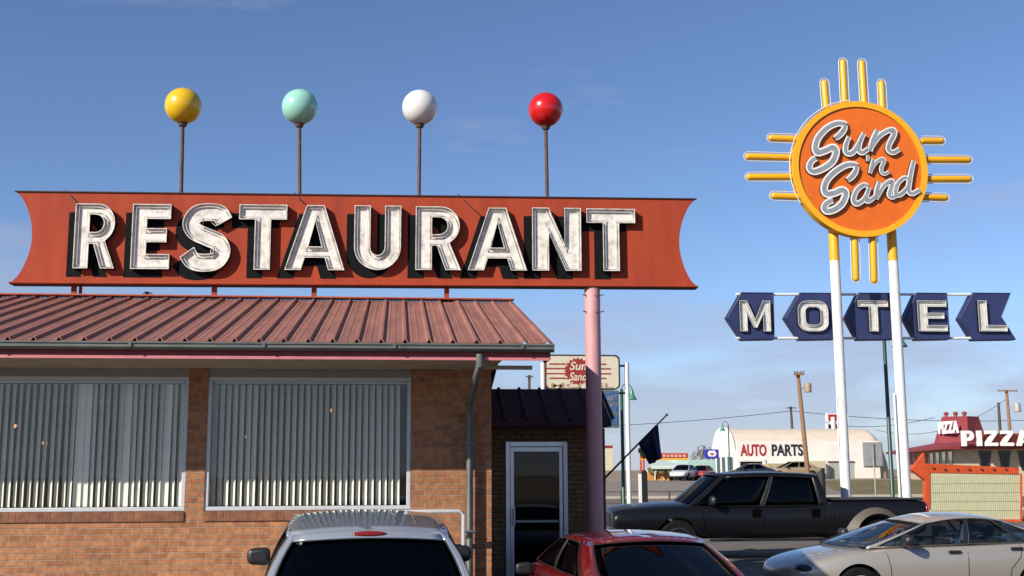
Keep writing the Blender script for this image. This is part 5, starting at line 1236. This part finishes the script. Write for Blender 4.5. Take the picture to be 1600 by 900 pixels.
cc = at(1450, 870, 16.0)
SED[0].location = (cc.x, 16.2, 0)
# ---- black pickup
BLK = paint('black_pickup_paint', (0.007, 0.007, 0.009), 0.0, 0.3, coat=0.15)
P = dict(darklamp=True, L=6.9, W=2.02, wy=(2.08, -2.25), wr=0.42, ww=0.28, mirror=(1.35, 1.25, 1.35), sub=2, rimm=mat('dark_alloy', (0.05, 0.05, 0.055), rough=0.4, metal=0.4),
  st=[(-3.45, .93, .62, 1.17, 1.20), (-3.42, .99, .52, 1.21, 1.23), (-3.2, 1.0, .48, 1.22, 1.235), (-1.6, 1.0, .46, 1.22, 1.235), (-1.36, 1.0, .44, 1.21, 1.23), (-1.2, 1.0, .44, 1.12, 1.13), (0, 1.0, .42, 1.10, 1.12), (1.5, 1.0, .44, 1.10, 1.16), (1.8, 1.0, .44, 1.11, 1.22), (2.2, .99, .48, 1.10, 1.20), (2.9, .97, .52, 1.07, 1.17), (3.3, .93, .55, 1.02, 1.12), (3.42, .90, .58, .98, 1.07), (3.46, .84, .62, .92, 1.0)],
  gh=dict(belt=(1.85, -1.27, 1.10, 1.12, .91), roof=(1.02, -1.10, 1.80, .75), arcz=0.035, crown=0.035, zroof=(-.02, -.03), bulge=(.22, .14, .04, .04), taper=.05, bow=.04,
     cells=[(0, .04, 'p'), (.04, .50, 'g'), (.50, .535, 'b'), (.535, .93, 'g'), (.93, 1, 'p')], rq=.9, rv=(0.1, .82), fv=(0.0, .96), seats=((-.42, .3), (.42, .3), (-.42, -.7), (.42, -.7))),
  seams=[[(1.55, 1.12), (1.5, .55)], [(0.22, 1.14), (0.22, .5)], [(-1.12, 1.16), (-1.12, .5)], [(-1.33, 1.18), (-1.33, .5)]], handles=[(0.38, 0.98), (-0.92, 0.98)], hh=0.09, hm=mat('seam_black', (0.003, 0.003, 0.003), rough=0.9, spec=0.0), tl=(.86, .99, -3.46, -3.38, .75, 1.15), hl=(.55, .9, 3.2, 3.4, .78, .95))
tc_ = at(1203, 860, 24.3)
PK = car('black_pickup', 'long black crew cab pickup truck parked side on behind the red and beige sedans', 'pickup truck', (tc_.x+0.12, 25.3, 0), R(90), P, BLK, DARKG)
tn = BM(); box(tn, -.93, .93, -3.38, -1.36, 1.232, 1.262); obj('bed_cover', tn, mat('black_vinyl', (0.012, 0.012, 0.013), rough=0.7, var=0.2), PK[0], bevel=0.02)
# flared rear fender in pale grey, hood scoop ridge, running board
FL = paint('pale_fender_paint', (0.11, 0.095, 0.08), 0.0, 0.5, coat=0.1)
for sd_ in (-1, 1):
    fb_ = BM(); ringo, ringi, ringb = [], [], []
    for k in range(15):
        a = R(8+164*k/14); r0, r1 = .50, .66; y, z = -2.25+math.cos(a)*r0, .44+math.sin(a)*r0*1.0; y1, z1 = -2.25+math.cos(a)*r1*1.05, .44+math.sin(a)*r1
        ringi.append(fb_.verts.new((sd_*.98, y, z))); ringo.append(fb_.verts.new((sd_*1.14, y*1.0, z+.02))); ringb.append(fb_.verts.new((sd_*.97, y1, z1)))
    for a, c_ in ((ringi, ringo), (ringo, ringb)):
        for k in range(14): fb_.faces.new((a[k], a[k+1], c_[k+1], c_[k]))
    obj('fender_flare', fb_, FL if sd_ > 0 else FL, PK[0], smooth=True, angle=60)
gp = BM(); box(gp, 1.0, 1.004, -1.325, -1.29, .48, 1.18); obj('cab_gap', gp, mat('seam_black', (0.003, 0.003, 0.003)), PK[0])
rb_ = BM(); box(rb_, -1.06, -.92, -1.2, 1.4, .40, .45); box(rb_, .92, 1.06, -1.2, 1.4, .40, .45); obj('running_board', rb_, BLKPL, PK[0], bevel=0.01)
gr = BM(); box(gr, -.5, .5, 3.36, 3.48, .72, 1.0); obj('grille', gr, BLKPL, PK[0], bevel=0.02)
gr = BM(); box(gr, -.92, .92, 3.36, 3.56, .48, .68); obj('bumper', gr, CHROME, PK[0], bevel=0.04)

# ---- far cars
def far_car(label, px, py, Y, rz, pm, cat='car', gm=DARKG, kind='sedan', sc_=1.0):
    P = dict(L=4.6, W=1.78, wy=(1.38, -1.28), wr=0.32, mirror=(0.78, 0.97, 1.1), sub=1, 
      st=[(-2.28, .62, .42, .78, .86), (-2.2, .76, .34, .86, .95), (-1.8, .86, .28, .92, 1.0), (-1.0, .89, .24, .93, .97), (0, .89, .22, .92, .95), (0.9, .88, .24, .90, .96), (1.6, .84, .28, .82, .88), (2.1, .74, .34, .70, .74), (2.3, .55, .40, .60, .62)],
      gh=dict(belt=(1.15, -1.72, .93, .96, .80), roof=(0.20, -0.95, 1.36, .57), arcz=0.03, crown=0.05, bulge=(.2, .12, .16, .08), taper=.05, bow=.04,
         cells=[(0, .05, 'p'), (.05, .46, 'g'), (.46, .49, 'p'), (.49, .86, 'g'), (.86, 1, 'p')], seats=((-.36, .0), (.36, .0))), tl=(.5, .78, -2.3, -2.1, .66, .84), hl=(.4, .7, 1.97, 2.2, .52, .64))
    q = at(px, py, Y); t = car('parked_car', label, cat, (q.x, Y, ground_z(Y)), rz, P, pm, gm, group='small parked cars beyond the road'); t[0].scale = (sc_,)*3
far_car('small white car parked before the pale teal drive-in', 1069, 750, 96.5, R(150), paint('white_car_paint', (0.72, 0.72, 0.70), 0, .3), sc_=0.95)
far_car('small red car partly hidden right of the white car beyond the road', 1097, 750, 98.5, R(150), paint('far_red_paint', (0.55, 0.05, 0.02), 0, .3), sc_=0.9)
far_car('dark car parked in front of the auto parts garage opening', 1172, 750, 104, R(85), paint('dark_blue_paint', (0.03, 0.04, 0.06), .2, .3))
far_car('tan car parked under the awning of the auto parts building', 1240, 750, 105, R(88), paint('tan_car_paint', (0.40, 0.31, 0.18), .2, .35), sc_=1.15)
